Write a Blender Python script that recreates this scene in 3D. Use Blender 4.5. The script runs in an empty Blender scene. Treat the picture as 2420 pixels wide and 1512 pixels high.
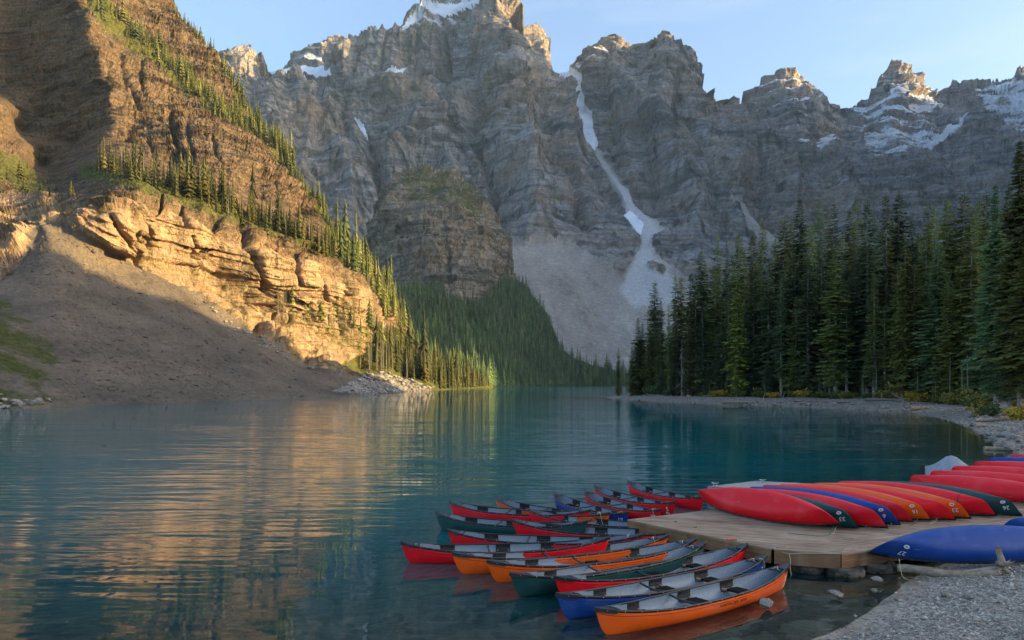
import bpy, math, random
import numpy as np
from mathutils import Vector, Matrix

random.seed(7)
RNG = np.random.default_rng(7)
SC = bpy.context.scene
COL = SC.collection

# ------------------------------------------------------------------ camera
F, U0, V0, CAM_H = 1764.0, 1209.5, 904.5, 4.3      # survey constants: focal length and horizon of the view
cam_d = bpy.data.cameras.new('camera')
cam = bpy.data.objects.new('camera', cam_d)
COL.objects.link(cam)
cam.location = (0, 0, CAM_H)
cam.rotation_euler = (math.radians(90), 0, 0)
cam_d.sensor_width = 36
cam_d.lens = 36 * F / 2419.0
cam_d.shift_y = (V0 - 756.0) / 2419.0
cam_d.clip_start = 0.1
cam_d.clip_end = 30000
SC.camera = cam

# ------------------------------------------------------------------ light
SUN_AZ, SUN_EL = math.radians(98), math.radians(12)
world = bpy.data.worlds.new('World')
SC.world = world
world.use_nodes = True
wn = world.node_tree
wn.nodes.clear()
w_out = wn.nodes.new('ShaderNodeOutputWorld')
w_bg = wn.nodes.new('ShaderNodeBackground')
w_sky = wn.nodes.new('ShaderNodeTexSky')
w_sky.sky_type = 'NISHITA'
w_sky.sun_disc = False
w_sky.sun_elevation = SUN_EL
w_sky.sun_rotation = SUN_AZ
w_sky.altitude = 1400
w_sky.air_density = 1.0
w_sky.dust_density = 9.5
w_sky.ozone_density = 1.9
w_bg.inputs['Strength'].default_value = 0.15
# thin high cirrus, the same all round the sky
w_tc = wn.nodes.new('ShaderNodeTexCoord')
w_mp = wn.nodes.new('ShaderNodeMapping')
w_mp.inputs['Rotation'].default_value = (0.0, 0.30, 0.4)
w_mp.inputs['Scale'].default_value = (1.3, 1.3, 9.0)
w_ns = wn.nodes.new('ShaderNodeTexNoise')
w_ns.inputs['Scale'].default_value = 1.6
w_ns.inputs['Detail'].default_value = 6.0
w_ns.inputs['Roughness'].default_value = 0.55
w_rp = wn.nodes.new('ShaderNodeValToRGB')
w_rp.color_ramp.elements[0].position = 0.54
w_rp.color_ramp.elements[0].color = (0, 0, 0, 1)
w_rp.color_ramp.elements[1].position = 0.78
w_rp.color_ramp.elements[1].color = (0.30, 0.30, 0.30, 1)
w_mx = wn.nodes.new('ShaderNodeMix')
w_mx.data_type = 'RGBA'
w_mx.blend_type = 'MIX'
w_mx.inputs[7].default_value = (2.2, 2.3, 2.5, 1)
wn.links.new(w_tc.outputs['Generated'], w_mp.inputs['Vector'])
wn.links.new(w_mp.outputs[0], w_ns.inputs['Vector'])
wn.links.new(w_ns.outputs['Fac'], w_rp.inputs[0])
wn.links.new(w_rp.outputs[0], w_mx.inputs[0])
wn.links.new(w_sky.outputs[0], w_mx.inputs[6])
wn.links.new(w_mx.outputs[2], w_bg.inputs['Color'])
wn.links.new(w_bg.outputs[0], w_out.inputs['Surface'])

sun_d = bpy.data.lights.new('sun', 'SUN')
sun_d.energy = 5.0
sun_d.angle = math.radians(0.5)
sun_d.color = (1.0, 0.69, 0.29)
sun = bpy.data.objects.new('sun', sun_d)
COL.objects.link(sun)
SUN_DIR = Vector((math.sin(SUN_AZ) * math.cos(SUN_EL), math.cos(SUN_AZ) * math.cos(SUN_EL), math.sin(SUN_EL)))
sun.rotation_euler = SUN_DIR.to_track_quat('Z', 'Y').to_euler()
sun.location = (200, 0, 400)

SC.view_settings.view_transform = 'Standard'
SC.view_settings.look = 'None'
SC.view_settings.gamma = 1.0
SC.view_settings.exposure = 1.72
SC.render.engine = 'CYCLES'
SC.cycles.use_denoising = True
SC.cycles.max_bounces = 8
SC.cycles.diffuse_bounces = 5
SC.cycles.glossy_bounces = 3
SC.cycles.transparent_max_bounces = 8



# ------------------------------------------------------------------ survey helpers
def P(u, v, Y):
    """A sighted direction (u, v) at the distance Y becomes a place in the world."""
    return np.stack([(u - U0) / F * Y, Y + 0 * u, CAM_H + (V0 - v) / F * Y], -1)


def G(u, v, z=0.0):
    Y = (CAM_H - z) * F / (v - V0)
    return ((u - U0) / F * Y, Y, z)


# ------------------------------------------------------------------ noise
_pr = np.random.default_rng(11)
_perm = _pr.permutation(256).astype(np.int64)
_perm = np.concatenate([_perm, _perm])
_g3 = np.array([[1, 1, 0], [-1, 1, 0], [1, -1, 0], [-1, -1, 0], [1, 0, 1], [-1, 0, 1], [1, 0, -1], [-1, 0, -1],
                [0, 1, 1], [0, -1, 1], [0, 1, -1], [0, -1, -1], [1, 1, 0], [-1, 1, 0], [0, -1, 1], [0, -1, -1]], float)


def perlin(x, y, z=0.0):
    x, y, z = np.broadcast_arrays(np.asarray(x, float), np.asarray(y, float), np.asarray(z, float))
    xi, yi, zi = np.floor(x).astype(np.int64), np.floor(y).astype(np.int64), np.floor(z).astype(np.int64)
    xf, yf, zf = x - xi, y - yi, z - zi
    xi &= 255; yi &= 255; zi &= 255
    u = xf * xf * xf * (xf * (xf * 6 - 15) + 10)
    v = yf * yf * yf * (yf * (yf * 6 - 15) + 10)
    w = zf * zf * zf * (zf * (zf * 6 - 15) + 10)

    def gr(dx, dy, dz):
        h = _perm[_perm[_perm[(xi + dx) & 255] + ((yi + dy) & 255)] + ((zi + dz) & 255)] & 15
        g = _g3[h]
        return g[..., 0] * (xf - dx) + g[..., 1] * (yf - dy) + g[..., 2] * (zf - dz)
    a = gr(0, 0, 0); b = gr(1, 0, 0); x00 = a + u * (b - a)
    a = gr(0, 1, 0); b = gr(1, 1, 0); x10 = a + u * (b - a)
    a = gr(0, 0, 1); b = gr(1, 0, 1); x01 = a + u * (b - a)
    a = gr(0, 1, 1); b = gr(1, 1, 1); x11 = a + u * (b - a)
    y0 = x00 + v * (x10 - x00)
    y1 = x01 + v * (x11 - x01)
    return y0 + w * (y1 - y0)


def fbm(x, y, z=0.0, o=4, gain=0.5, lac=2.03):
    s, a = 0, 1.0
    for i in range(o):
        s = s + a * perlin(x + 17.3 * i, y + 9.1 * i, z + 5.7 * i)
        x, y, z, a = x * lac, y * lac, z * lac, a * gain
    return s


def ridged(x, y, z=0.0, o=4, gain=0.5, lac=2.03):
    s, a = 0, 1.0
    for i in range(o):
        s = s + a * (1 - 2.2 * np.abs(perlin(x + 17.3 * i, y + 9.1 * i, z + 5.7 * i)))
        x, y, z, a = x * lac, y * lac, z * lac, a * gain
    return s


def smooth(a, b, x):
    t = np.clip((x - a) / (b - a), 0, 1)
    return t * t * (3 - 2 * t)


def seg_dist(X, Y, poly, closed=True):
    d = np.full(np.shape(X), 1e18)
    n = len(poly)
    for i in range(n if closed else n - 1):
        ax, ay = poly[i][:2]
        bx, by = poly[(i + 1) % n][:2]
        vx, vy = bx - ax, by - ay
        t = np.clip(((X - ax) * vx + (Y - ay) * vy) / (vx * vx + vy * vy + 1e-12), 0, 1)
        d = np.minimum(d, (X - ax - t * vx) ** 2 + (Y - ay - t * vy) ** 2)
    return np.sqrt(d)


def inside(X, Y, poly):
    r = np.zeros(np.shape(X), bool)
    n = len(poly)
    for i in range(n):
        ax, ay = poly[i][:2]
        bx, by = poly[(i + 1) % n][:2]
        c = ((ay > Y) != (by > Y))
        xx = (bx - ax) * (Y - ay) / ((by - ay) if by != ay else 1e-9) + ax
        r ^= c & (X < xx)
    return r


def poly_mask(X, Y, poly, soft):
    s = seg_dist(X, Y, poly)
    s = np.where(inside(X, Y, poly), s, -s)
    return smooth(-soft, soft, s)


# ------------------------------------------------------------------ mesh helpers
def mesh_np(name, verts, faces, smooth_shade=False, attrs=None):
    """faces: (n,3) or (n,4) integer array"""
    verts = np.asarray(verts, np.float32)
    faces = np.asarray(faces, np.int32)
    me = bpy.data.meshes.new(name)
    k = faces.shape[1]
    me.vertices.add(len(verts))
    me.vertices.foreach_set('co', verts.ravel())
    me.loops.add(faces.size)
    me.loops.foreach_set('vertex_index', faces.ravel())
    me.polygons.add(len(faces))
    me.polygons.foreach_set('loop_start', np.arange(0, faces.size, k, dtype=np.int32))
    me.polygons.foreach_set('loop_total', np.full(len(faces), k, np.int32))
    if smooth_shade:
        me.polygons.foreach_set('use_smooth', np.ones(len(faces), bool))
    for an, av in (attrs or {}).items():
        a = me.attributes.new(an, 'FLOAT', 'POINT')
        a.data.foreach_set('value', np.asarray(av, np.float32).ravel())
    me.update(calc_edges=True)
    me.validate()
    return me


def mesh_py(name, verts, faces, smooth_shade=False):
    me = bpy.data.meshes.new(name)
    me.from_pydata([tuple(v) for v in verts], [], faces)
    if smooth_shade:
        me.polygons.foreach_set('use_smooth', np.ones(len(me.polygons), bool))
    me.update()
    return me


def obj(name, me, mat=None, parent=None, loc=None, **props):
    o = bpy.data.objects.new(name, me)
    COL.objects.link(o)
    if mat is not None and me is not None and len(me.materials) == 0:
        me.materials.append(mat)
    if parent is not None:
        o.parent = parent
    if loc is not None:
        o.location = loc
    for k, v in props.items():
        o[k] = v
    return o


def empty(name, label, cat, group=None, loc=(0, 0, 0), rz=0.0):
    o = bpy.data.objects.new(name, None)
    COL.objects.link(o)
    o.empty_display_size = 0.3
    o.location = loc
    o.rotation_euler = (0, 0, rz)
    o['label'] = label
    o['category'] = cat
    if group:
        o['group'] = group
    return o


class MB:
    """collects simple shapes into one mesh"""
    def __init__(self):
        self.v, self.f = [], []

    def add(self, vs, fs):
        b = len(self.v)
        self.v += [tuple(p) for p in vs]
        self.f += [tuple(i + b for i in q) for q in fs]

    def box(self, c, s, rz=0.0, M=None):
        hx, hy, hz = s[0] / 2, s[1] / 2, s[2] / 2
        vs = []
        for dz in (-hz, hz):
            for dx, dy in ((-hx, -hy), (hx, -hy), (hx, hy), (-hx, hy)):
                p = Vector((dx, dy, dz))
                if M is not None:
                    p = M @ p
                else:
                    p = Matrix.Rotation(rz, 3, 'Z') @ p + Vector(c)
                vs.append(p)
        self.add(vs, [(0, 3, 2, 1), (4, 5, 6, 7), (0, 1, 5, 4), (1, 2, 6, 5), (2, 3, 7, 6), (3, 0, 4, 7)])

    def tube(self, pts, rad, n=8, cap=True):
        pts = [Vector(p) for p in pts]
        rads = rad if isinstance(rad, (list, tuple)) else [rad] * len(pts)
        vs, fs = [], []
        for i, p in enumerate(pts):
            t = (pts[min(i + 1, len(pts) - 1)] - pts[max(i - 1, 0)])
            t = t.normalized() if t.length > 1e-9 else Vector((0, 0, 1))
            a = Vector((0, 0, 1)) if abs(t.z) < 0.9 else Vector((1, 0, 0))
            s1 = t.cross(a).normalized()
            s2 = t.cross(s1)
            for k in range(n):
                an = 2 * math.pi * k / n
                vs.append(p + (s1 * math.cos(an) + s2 * math.sin(an)) * rads[i])
        for i in range(len(pts) - 1):
            for k in range(n):
                k2 = (k + 1) % n
                fs.append((i * n + k, i * n + k2, (i + 1) * n + k2, (i + 1) * n + k))
        if cap:
            fs.append(tuple(range(n)))
            fs.append(tuple((len(pts) - 1) * n + k for k in range(n))[::-1])
        self.add(vs, fs)

    def mesh(self, name, smooth_shade=False):
        return mesh_py(name, self.v, self.f, smooth_shade)


# ------------------------------------------------------------------ material helper
class MT:
    def __init__(self, name):
        self.m = bpy.data.materials.new(name)
        self.m.use_nodes = True
        self.t = self.m.node_tree
        self.t.nodes.clear()
        self.out = self.t.nodes.new('ShaderNodeOutputMaterial')
        self._pos = None

    def n(self, ty, **kw):
        nd = self.t.nodes.new(ty)
        for k, v in kw.items():
            setattr(nd, k, v)
        return nd

    def put(self, sock, val):
        if isinstance(val, bpy.types.NodeSocket):
            self.t.links.new(val, sock)
        elif isinstance(val, (tuple, list)) and len(val) == 3 and sock.type == 'RGBA':
            sock.default_value = (*val, 1)
        else:
            sock.default_value = val

    @property
    def pos(self):
        if self._pos is None:
            self._pos = self.n('ShaderNodeNewGeometry').outputs['Position']
        return self._pos

    @property
    def objpos(self):
        return self.n('ShaderNodeTexCoord').outputs['Object']

    def scale(self, vec, s):
        nd = self.n('ShaderNodeVectorMath', operation='MULTIPLY')
        self.put(nd.inputs[0], vec)
        nd.inputs[1].default_value = s
        return nd.outputs[0]

    def vadd(self, a, b):
        nd = self.n('ShaderNodeVectorMath', operation='ADD')
        self.put(nd.inputs[0], a)
        self.put(nd.inputs[1], b)
        return nd.outputs[0]

    def noise(self, vec, sc=1.0, det=4.0, rough=0.55, dist=0.0, col=False):
        nd = self.n('ShaderNodeTexNoise')
        self.put(nd.inputs['Vector'], vec)
        nd.inputs['Scale'].default_value = sc
        nd.inputs['Detail'].default_value = det
        nd.inputs['Roughness'].default_value = rough
        nd.inputs['Distortion'].default_value = dist
        return nd.outputs['Color' if col else 'Fac']

    def voro(self, vec, sc=1.0, out='Color', feature='F1'):
        nd = self.n('ShaderNodeTexVoronoi', feature=feature)
        self.put(nd.inputs['Vector'], vec)
        nd.inputs['Scale'].default_value = sc
        return nd.outputs[out]

    def ramp(self, fac, stops):
        nd = self.n('ShaderNodeValToRGB')
        self.put(nd.inputs[0], fac)
        e = nd.color_ramp.elements
        while len(e) < len(stops):
            e.new(0.5)
        for i, (p, c) in enumerate(stops):
            e[i].position = p
            e[i].color = (*c, 1) if isinstance(c, (tuple, list)) else (c, c, c, 1)
        return nd.outputs[0]

    def mix(self, fac, a, b, mode='MIX'):
        nd = self.n('ShaderNodeMix', data_type='RGBA', blend_type=mode)
        self.put(nd.inputs[0], fac)
        self.put(nd.inputs[6], a)
        self.put(nd.inputs[7], b)
        return nd.outputs[2]

    def math(self, op, a, b=0.0, clamp=False):
        nd = self.n('ShaderNodeMath', operation=op, use_clamp=clamp)
        self.put(nd.inputs[0], a)
        self.put(nd.inputs[1], b)
        return nd.outputs[0]

    def attr(self, name):
        return self.n('ShaderNodeAttribute', attribute_name=name).outputs['Fac']

    def bump(self, h, dist=0.1, strength=1.0, normal=None):
        nd = self.n('ShaderNodeBump')
        self.put(nd.inputs['Height'], h)
        nd.inputs['Distance'].default_value = dist
        nd.inputs['Strength'].default_value = strength
        if normal is not None:
            self.put(nd.inputs['Normal'], normal)
        return nd.outputs[0]

    def bsdf(self, col, rough=0.8, normal=None, spec=0.3, **kw):
        nd = self.n('ShaderNodeBsdfPrincipled')
        self.put(nd.inputs['Base Color'], col)
        self.put(nd.inputs['Roughness'], rough)
        nd.inputs['Specular IOR Level'].default_value = spec
        for k, v in kw.items():
            self.put(nd.inputs[k], v)
        if normal is not None:
            self.put(nd.inputs['Normal'], normal)
        self.t.links.new(nd.outputs[0], self.out.inputs['Surface'])
        return self.m


# ================================================================== materials
def rock_material(name, dark, mid, light, warm, sxy, sz, streak, bump_d, fine, warm_amt=0.5, dust=0.0, grass=False, pale=False, cr=(0.2, 0.1, 0.5)):
    m = MT(name)
    p = m.pos
    warp = m.scale(m.noise(p, fine * 0.25, 3, 0.6, col=True), (0, 0, 14.0 / max(sz, 1e-3) * 0.02))
    pw = m.vadd(p, warp)
    strata = m.noise(m.scale(pw, (sxy, sxy, sz)), 1.0, 6, 0.62)
    strk = m.noise(m.scale(p, (streak, streak, streak * 0.09)), 1.0, 4, 0.6)
    big = m.noise(p, sxy * 1.6, 3, 0.55)
    gr = m.noise(p, fine, 6, 0.7)
    c = m.ramp(strata, [(0.34, dark), (0.46, mid), (0.57, light), (0.68, mid)])
    band = m.noise(m.scale(pw, (sxy * 0.7, sxy * 0.7, sz * 0.20)), 1.0, 3, 0.6)
    c = m.mix(m.ramp(band, [(0.36, 0.75), (0.46, 0.0)]), c, tuple(x * 0.75 for x in dark))
    c = m.mix(m.ramp(band, [(0.50, 0.0), (0.58, warm_amt), (0.66, 0.0)]), c, warm)
    c = m.mix(m.ramp(big, [(0.45, 0.0), (0.62, warm_amt)]), c, warm)
    c = m.mix(m.ramp(strk, [(0.32, 0.9), (0.46, 0.0)]), c, tuple(x * 0.4 for x in dark))
    c = m.mix(m.ramp(strk, [(0.58, 0.0), (0.75, 0.35)]), c, light)
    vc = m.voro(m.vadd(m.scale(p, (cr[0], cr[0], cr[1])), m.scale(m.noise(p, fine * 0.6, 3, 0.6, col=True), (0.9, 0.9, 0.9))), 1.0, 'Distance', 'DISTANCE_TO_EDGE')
    c = m.mix(m.ramp(vc, [(0.0, cr[2]), (0.05, cr[2] * 0.4), (0.12, 0.0)]), c, tuple(x * 0.28 for x in dark))  # crack lines: joint staining plus the shade of open cracks, painted into the colour
    c = m.mix(0.62, c, m.ramp(gr, [(0.25, tuple(x * 0.35 for x in mid)), (0.5, mid), (0.78, tuple(x * 1.5 for x in light))]), 'OVERLAY')
    if pale:
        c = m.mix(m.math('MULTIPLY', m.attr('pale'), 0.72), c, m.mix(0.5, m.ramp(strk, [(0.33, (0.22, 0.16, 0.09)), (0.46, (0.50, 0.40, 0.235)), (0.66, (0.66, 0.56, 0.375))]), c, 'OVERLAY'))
    if dust:
        geo = m.n('ShaderNodeNewGeometry')
        sep = m.n('ShaderNodeSeparateXYZ')
        m.put(sep.inputs[0], geo.outputs['Normal'])
        k = m.math('MULTIPLY', m.attr('snow'), m.math('ADD', m.noise(m.scale(p, (fine * .22, fine * .22, fine * 1.1)), 1.0, 6, 0.72), m.math('MULTIPLY', sep.outputs[2], 0.35)))
        c = m.mix(m.ramp(k, [(0.45, 0.0), (0.56, 0.95)]), c, (0.74, 0.77, 0.82))
    if grass:
        k = m.math('MULTIPLY', m.attr('veg'), m.math('ADD', m.noise(p, fine * 0.35, 6, 0.75), 0.15))
        c = m.mix(m.ramp(k, [(0.30, 0.0), (0.42, 0.9)]), c, m.ramp(gr, [(0.35, (0.030, 0.045, 0.010)), (0.65, (0.12, 0.125, 0.025))]))
    h = m.math('ADD', m.math('MULTIPLY', m.noise(m.scale(pw, (sxy * 4, sxy * 4, sz * 2)), 1.0, 5, 0.65), 1.0), m.math('MULTIPLY', gr, 1.1))
    h = m.math('ADD', h, m.ramp(vc, [(0.0, 0.0), (0.10, 0.22)]))
    return m.bsdf(c, 0.92, m.bump(h, bump_d), 0.15)


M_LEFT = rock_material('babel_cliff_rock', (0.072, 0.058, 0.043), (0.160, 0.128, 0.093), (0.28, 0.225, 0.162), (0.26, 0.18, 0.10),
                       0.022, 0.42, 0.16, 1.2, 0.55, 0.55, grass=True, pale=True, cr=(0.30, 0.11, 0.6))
M_FAR = rock_material('grey_limestone', (0.13, 0.132, 0.14), (0.30, 0.297, 0.30), (0.47, 0.46, 0.45), (0.40, 0.29, 0.20),
                      0.0035, 0.060, 0.022, 9.0, 0.055, 0.5, dust=1.0, grass=True, cr=(0.026, 0.007, 0.35))
M_DOME = rock_material('buttress_rock', (0.085, 0.082, 0.08), (0.25, 0.23, 0.205), (0.45, 0.40, 0.33), (0.36, 0.25, 0.15),
                       0.006, 0.10, 0.05, 5.0, 0.11, 0.5, grass=True, cr=(0.08, 0.020, 0.6))


def scree_material(name, base, alt, fine, bump_d, grass=True):
    m = MT(name)
    p = m.pos
    g = m.noise(p, fine, 6, 0.75)
    v = m.voro(p, fine * 1.3)
    b = m.noise(m.scale(p, (1, 1, 0.25)), fine * 0.03, 4, 0.6)
    c = m.mix(m.ramp(b, [(0.35, 0.0), (0.65, 1.0)]), base, alt)
    run = m.noise(m.vadd(m.scale(p, (fine * 0.12, fine * 0.05, fine * 0.012)), m.scale(m.noise(p, fine * 0.02, 2, 0.5, col=True), (0.8, 0.8, 0.8))), 1.0, 5, 0.65)
    c = m.mix(m.ramp(run, [(0.30, 0.75), (0.48, 0.0)]), c, tuple(x * 0.55 for x in alt))
    c = m.mix(m.ramp(run, [(0.55, 0.0), (0.72, 0.6)]), c, tuple(min(.6, x * 1.35) for x in base))
    c = m.mix(m.math('MULTIPLY', m.attr('pale'), 0.7), c, (0.52, 0.52, 0.53))
    c = m.mix(0.45, c, m.ramp(g, [(0.25, 0.12), (0.5, 0.45), (0.75, 0.95)]), 'OVERLAY')
    vv = m.n('ShaderNodeSeparateColor')
    m.put(vv.inputs[0], v)
    c = m.mix(m.ramp(vv.outputs[0], [(0.94, 0.0), (1.0, 0.22)]), c, tuple(min(0.6, x * 1.7) for x in base))
    if grass:
        k = m.math('MULTIPLY', m.attr('veg'), m.math('ADD', m.noise(m.scale(p, (1, 1, 0.6)), fine * 0.10, 7, 0.75), 0.06))
        c = m.mix(m.ramp(k, [(0.33, 0.0), (0.40, 0.92)]), c, m.ramp(g, [(0.35, (0.022, 0.035, 0.008)), (0.65, (0.085, 0.085, 0.018))]))
    return m.bsdf(c, 0.95, m.bump(m.math('ADD', g, m.math('MULTIPLY', vv.outputs[1], 0.3)), bump_d), 0.1)


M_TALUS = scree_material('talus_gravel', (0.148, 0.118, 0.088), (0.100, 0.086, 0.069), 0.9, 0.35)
M_SCREE = scree_material('pale_scree', (0.38, 0.335, 0.295), (0.28, 0.245, 0.215), 0.13, 0.5)


def snow_material():
    m = MT('snow_and_ice')
    p = m.pos
    c = m.ramp(m.noise(m.scale(p, (0.012, 0.012, 0.02)), 1.0, 7, 0.7), [(0.3, (0.42, 0.50, 0.56)), (0.45, (0.72, 0.77, 0.82)), (0.7, (0.84, 0.86, 0.88))])
    return m.bsdf(c, 0.7, m.bump(m.noise(p, 0.05, 5, 0.6), 4.0), 0.2)


M_SNOW = snow_material()


def needle_material(name, c1, c2, c3, trans=0.12, patch=0.0, tint=False):
    m = MT(name)
    oi = m.n('ShaderNodeObjectInfo').outputs['Random']
    n = m.noise(m.pos, 0.9, 4, 0.6)
    c = m.ramp(n, [(0.3, c1), (0.52, c2), (0.75, c3)])
    if patch:
        pt = m.noise(m.pos, 0.016, 4, 0.6)
        c = m.mix(m.ramp(pt, [(0.36, patch), (0.5, 0.0)]), c, tuple(x * 0.55 for x in c1))
        c = m.mix(m.ramp(pt, [(0.52, 0.0), (0.66, patch)]), c, c3)
    if tint:
        tv = m.attr('tint')
        c = m.mix(m.ramp(tv, [(0.0, 0.75), (0.5, 0.0)]), c, tuple(x * 0.5 for x in c1))
        c = m.mix(m.ramp(tv, [(0.55, 0.0), (1.0, 0.8)]), c, (c3[0] * 1.35, c3[1] * 1.15, c3[2]))
    hs = m.n('ShaderNodeHueSaturation')
    m.put(hs.inputs['Color'], c)
    m.put(hs.inputs['Hue'], m.math('ADD', 0.48, m.math('MULTIPLY', oi, 0.035)))
    m.put(hs.inputs['Value'], m.math('MULTIPLY', m.math('ADD', 0.72, m.math('MULTIPLY', oi, 1.15)), m.ramp(m.noise(m.pos, 0.11, 3, 0.6), [(0.35, 0.85), (0.65, 1.25)])))
    b = m.n('ShaderNodeBsdfPrincipled')
    m.put(b.inputs['Base Color'], hs.outputs[0])
    b.inputs['Roughness'].default_value = 0.7
    b.inputs['Specular IOR Level'].default_value = 0.2
    t = m.n('ShaderNodeBsdfTranslucent')
    m.put(t.inputs['Color'], hs.outputs[0])
    mx = m.n('ShaderNodeMixShader')
    mx.inputs[0].default_value = trans
    m.t.links.new(b.outputs[0], mx.inputs[1])
    m.t.links.new(t.outputs[0], mx.inputs[2])
    m.t.links.new(mx.outputs[0], m.out.inputs['Surface'])
    return m.m


M_NEEDLE = needle_material('spruce_needles', (0.100, 0.120, 0.030), (0.170, 0.188, 0.046), (0.22, 0.23, 0.058), 0.35)
M_NEEDLE_BLUE = needle_material('blue_green_needles', (0.068, 0.105, 0.046), (0.118, 0.165, 0.068), (0.165, 0.205, 0.085), 0.35)
M_NEEDLE_YEL = needle_material('yellow_green_needles', (0.070, 0.085, 0.014), (0.13, 0.15, 0.022), (0.20, 0.20, 0.035))
M_NEEDLE_SUN = needle_material('slope_needles', (0.040, 0.050, 0.014), (0.075, 0.088, 0.022), (0.12, 0.12, 0.032), 0.2)
M_NEEDLE_FAR = needle_material('far_forest_needles', (0.026, 0.050, 0.026), (0.048, 0.082, 0.034), (0.085, 0.12, 0.040), 0.2, 0.6, True)
M_NEEDLE_STRIP = needle_material('massed_slope_needles', (0.034, 0.044, 0.014), (0.066, 0.080, 0.022), (0.115, 0.118, 0.032), 0.2, 0.0, True)
M_RUST = needle_material('dying_rusty_needles', (0.10, 0.04, 0.015), (0.17, 0.07, 0.025), (0.22, 0.10, 0.03))


def leaf_material(name, cols):
    m = MT(name)
    n = m.noise(m.objpos, 5.0, 3, 0.6)
    oi = m.n('ShaderNodeObjectInfo').outputs['Random']
    f = m.math('ADD', m.math('MULTIPLY', n, 0.75), m.math('MULTIPLY', oi, 0.25))
    return m.bsdf(m.ramp(f, [(0.35, cols[0]), (0.52, cols[1]), (0.72, cols[2])]), 0.6, None, 0.25)


M_BUSH_G = leaf_material('green_shrub_leaves', [(0.030, 0.060, 0.020), (0.06, 0.10, 0.025), (0.13, 0.15, 0.03)])
M_BUSH_O = leaf_material('olive_shrub_leaves', [(0.06, 0.075, 0.014), (0.13, 0.13, 0.02), (0.24, 0.20, 0.03)])
M_BUSH_Y = leaf_material('yellow_shrub_leaves', [(0.12, 0.10, 0.015), (0.28, 0.20, 0.018), (0.45, 0.31, 0.03)])


def bark_material(name, a, b):
    m = MT(name)
    p = m.objpos
    n = m.noise(m.scale(p, (9, 9, 2)), 1.0, 5, 0.65)
    return m.bsdf(m.ramp(n, [(0.3, a), (0.7, b)]), 0.9, m.bump(n, 0.03), 0.1)


M_BARK = bark_material('grey_brown_bark', (0.15, 0.125, 0.105), (0.40, 0.36, 0.32))
M_DEAD = bark_material('weathered_dead_wood', (0.15, 0.138, 0.125), (0.32, 0.30, 0.275))


def drift_material():
    m = MT('sun_bleached_driftwood')
    p = m.objpos
    n = m.noise(m.scale(p, (1.6, 16, 16)), 1.0, 6, 0.65, 0.4)
    c = m.ramp(n, [(0.28, (0.10, 0.075, 0.052)), (0.45, (0.27, 0.21, 0.15)), (0.7, (0.44, 0.37, 0.29))])
    return m.bsdf(c, 0.85, m.bump(n, 0.03), 0.15)


M_DRIFT = drift_material()


def stone_material():
    m = MT('lake_stone')
    oi = m.n('ShaderNodeObjectInfo').outputs['Random']
    p = m.objpos
    n = m.noise(p, 2.6, 6, 0.68)
    c = m.ramp(n, [(0.3, (0.10, 0.095, 0.088)), (0.5, (0.22, 0.21, 0.195)), (0.72, (0.36, 0.34, 0.31))])
    c = m.mix(m.math('MULTIPLY', oi, 0.55), c, (0.33, 0.25, 0.185))
    return m.bsdf(c, 0.8, m.bump(n, 0.05), 0.25)


M_STONE = stone_material()


def pebble_material():
    m = MT('beach_pebbles')
    v = m.voro(m.pos, 14.0)
    s = m.n('ShaderNodeSeparateColor')
    m.put(s.inputs[0], v)
    c = m.ramp(s.outputs[0], [(0.0, (0.12, 0.105, 0.088)), (0.35, (0.26, 0.232, 0.197)), (0.7, (0.38, 0.34, 0.29)), (1.0, (0.58, 0.53, 0.46))])
    return m.bsdf(c, 0.75, None, 0.3)


M_PEBBLE = pebble_material()


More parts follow.
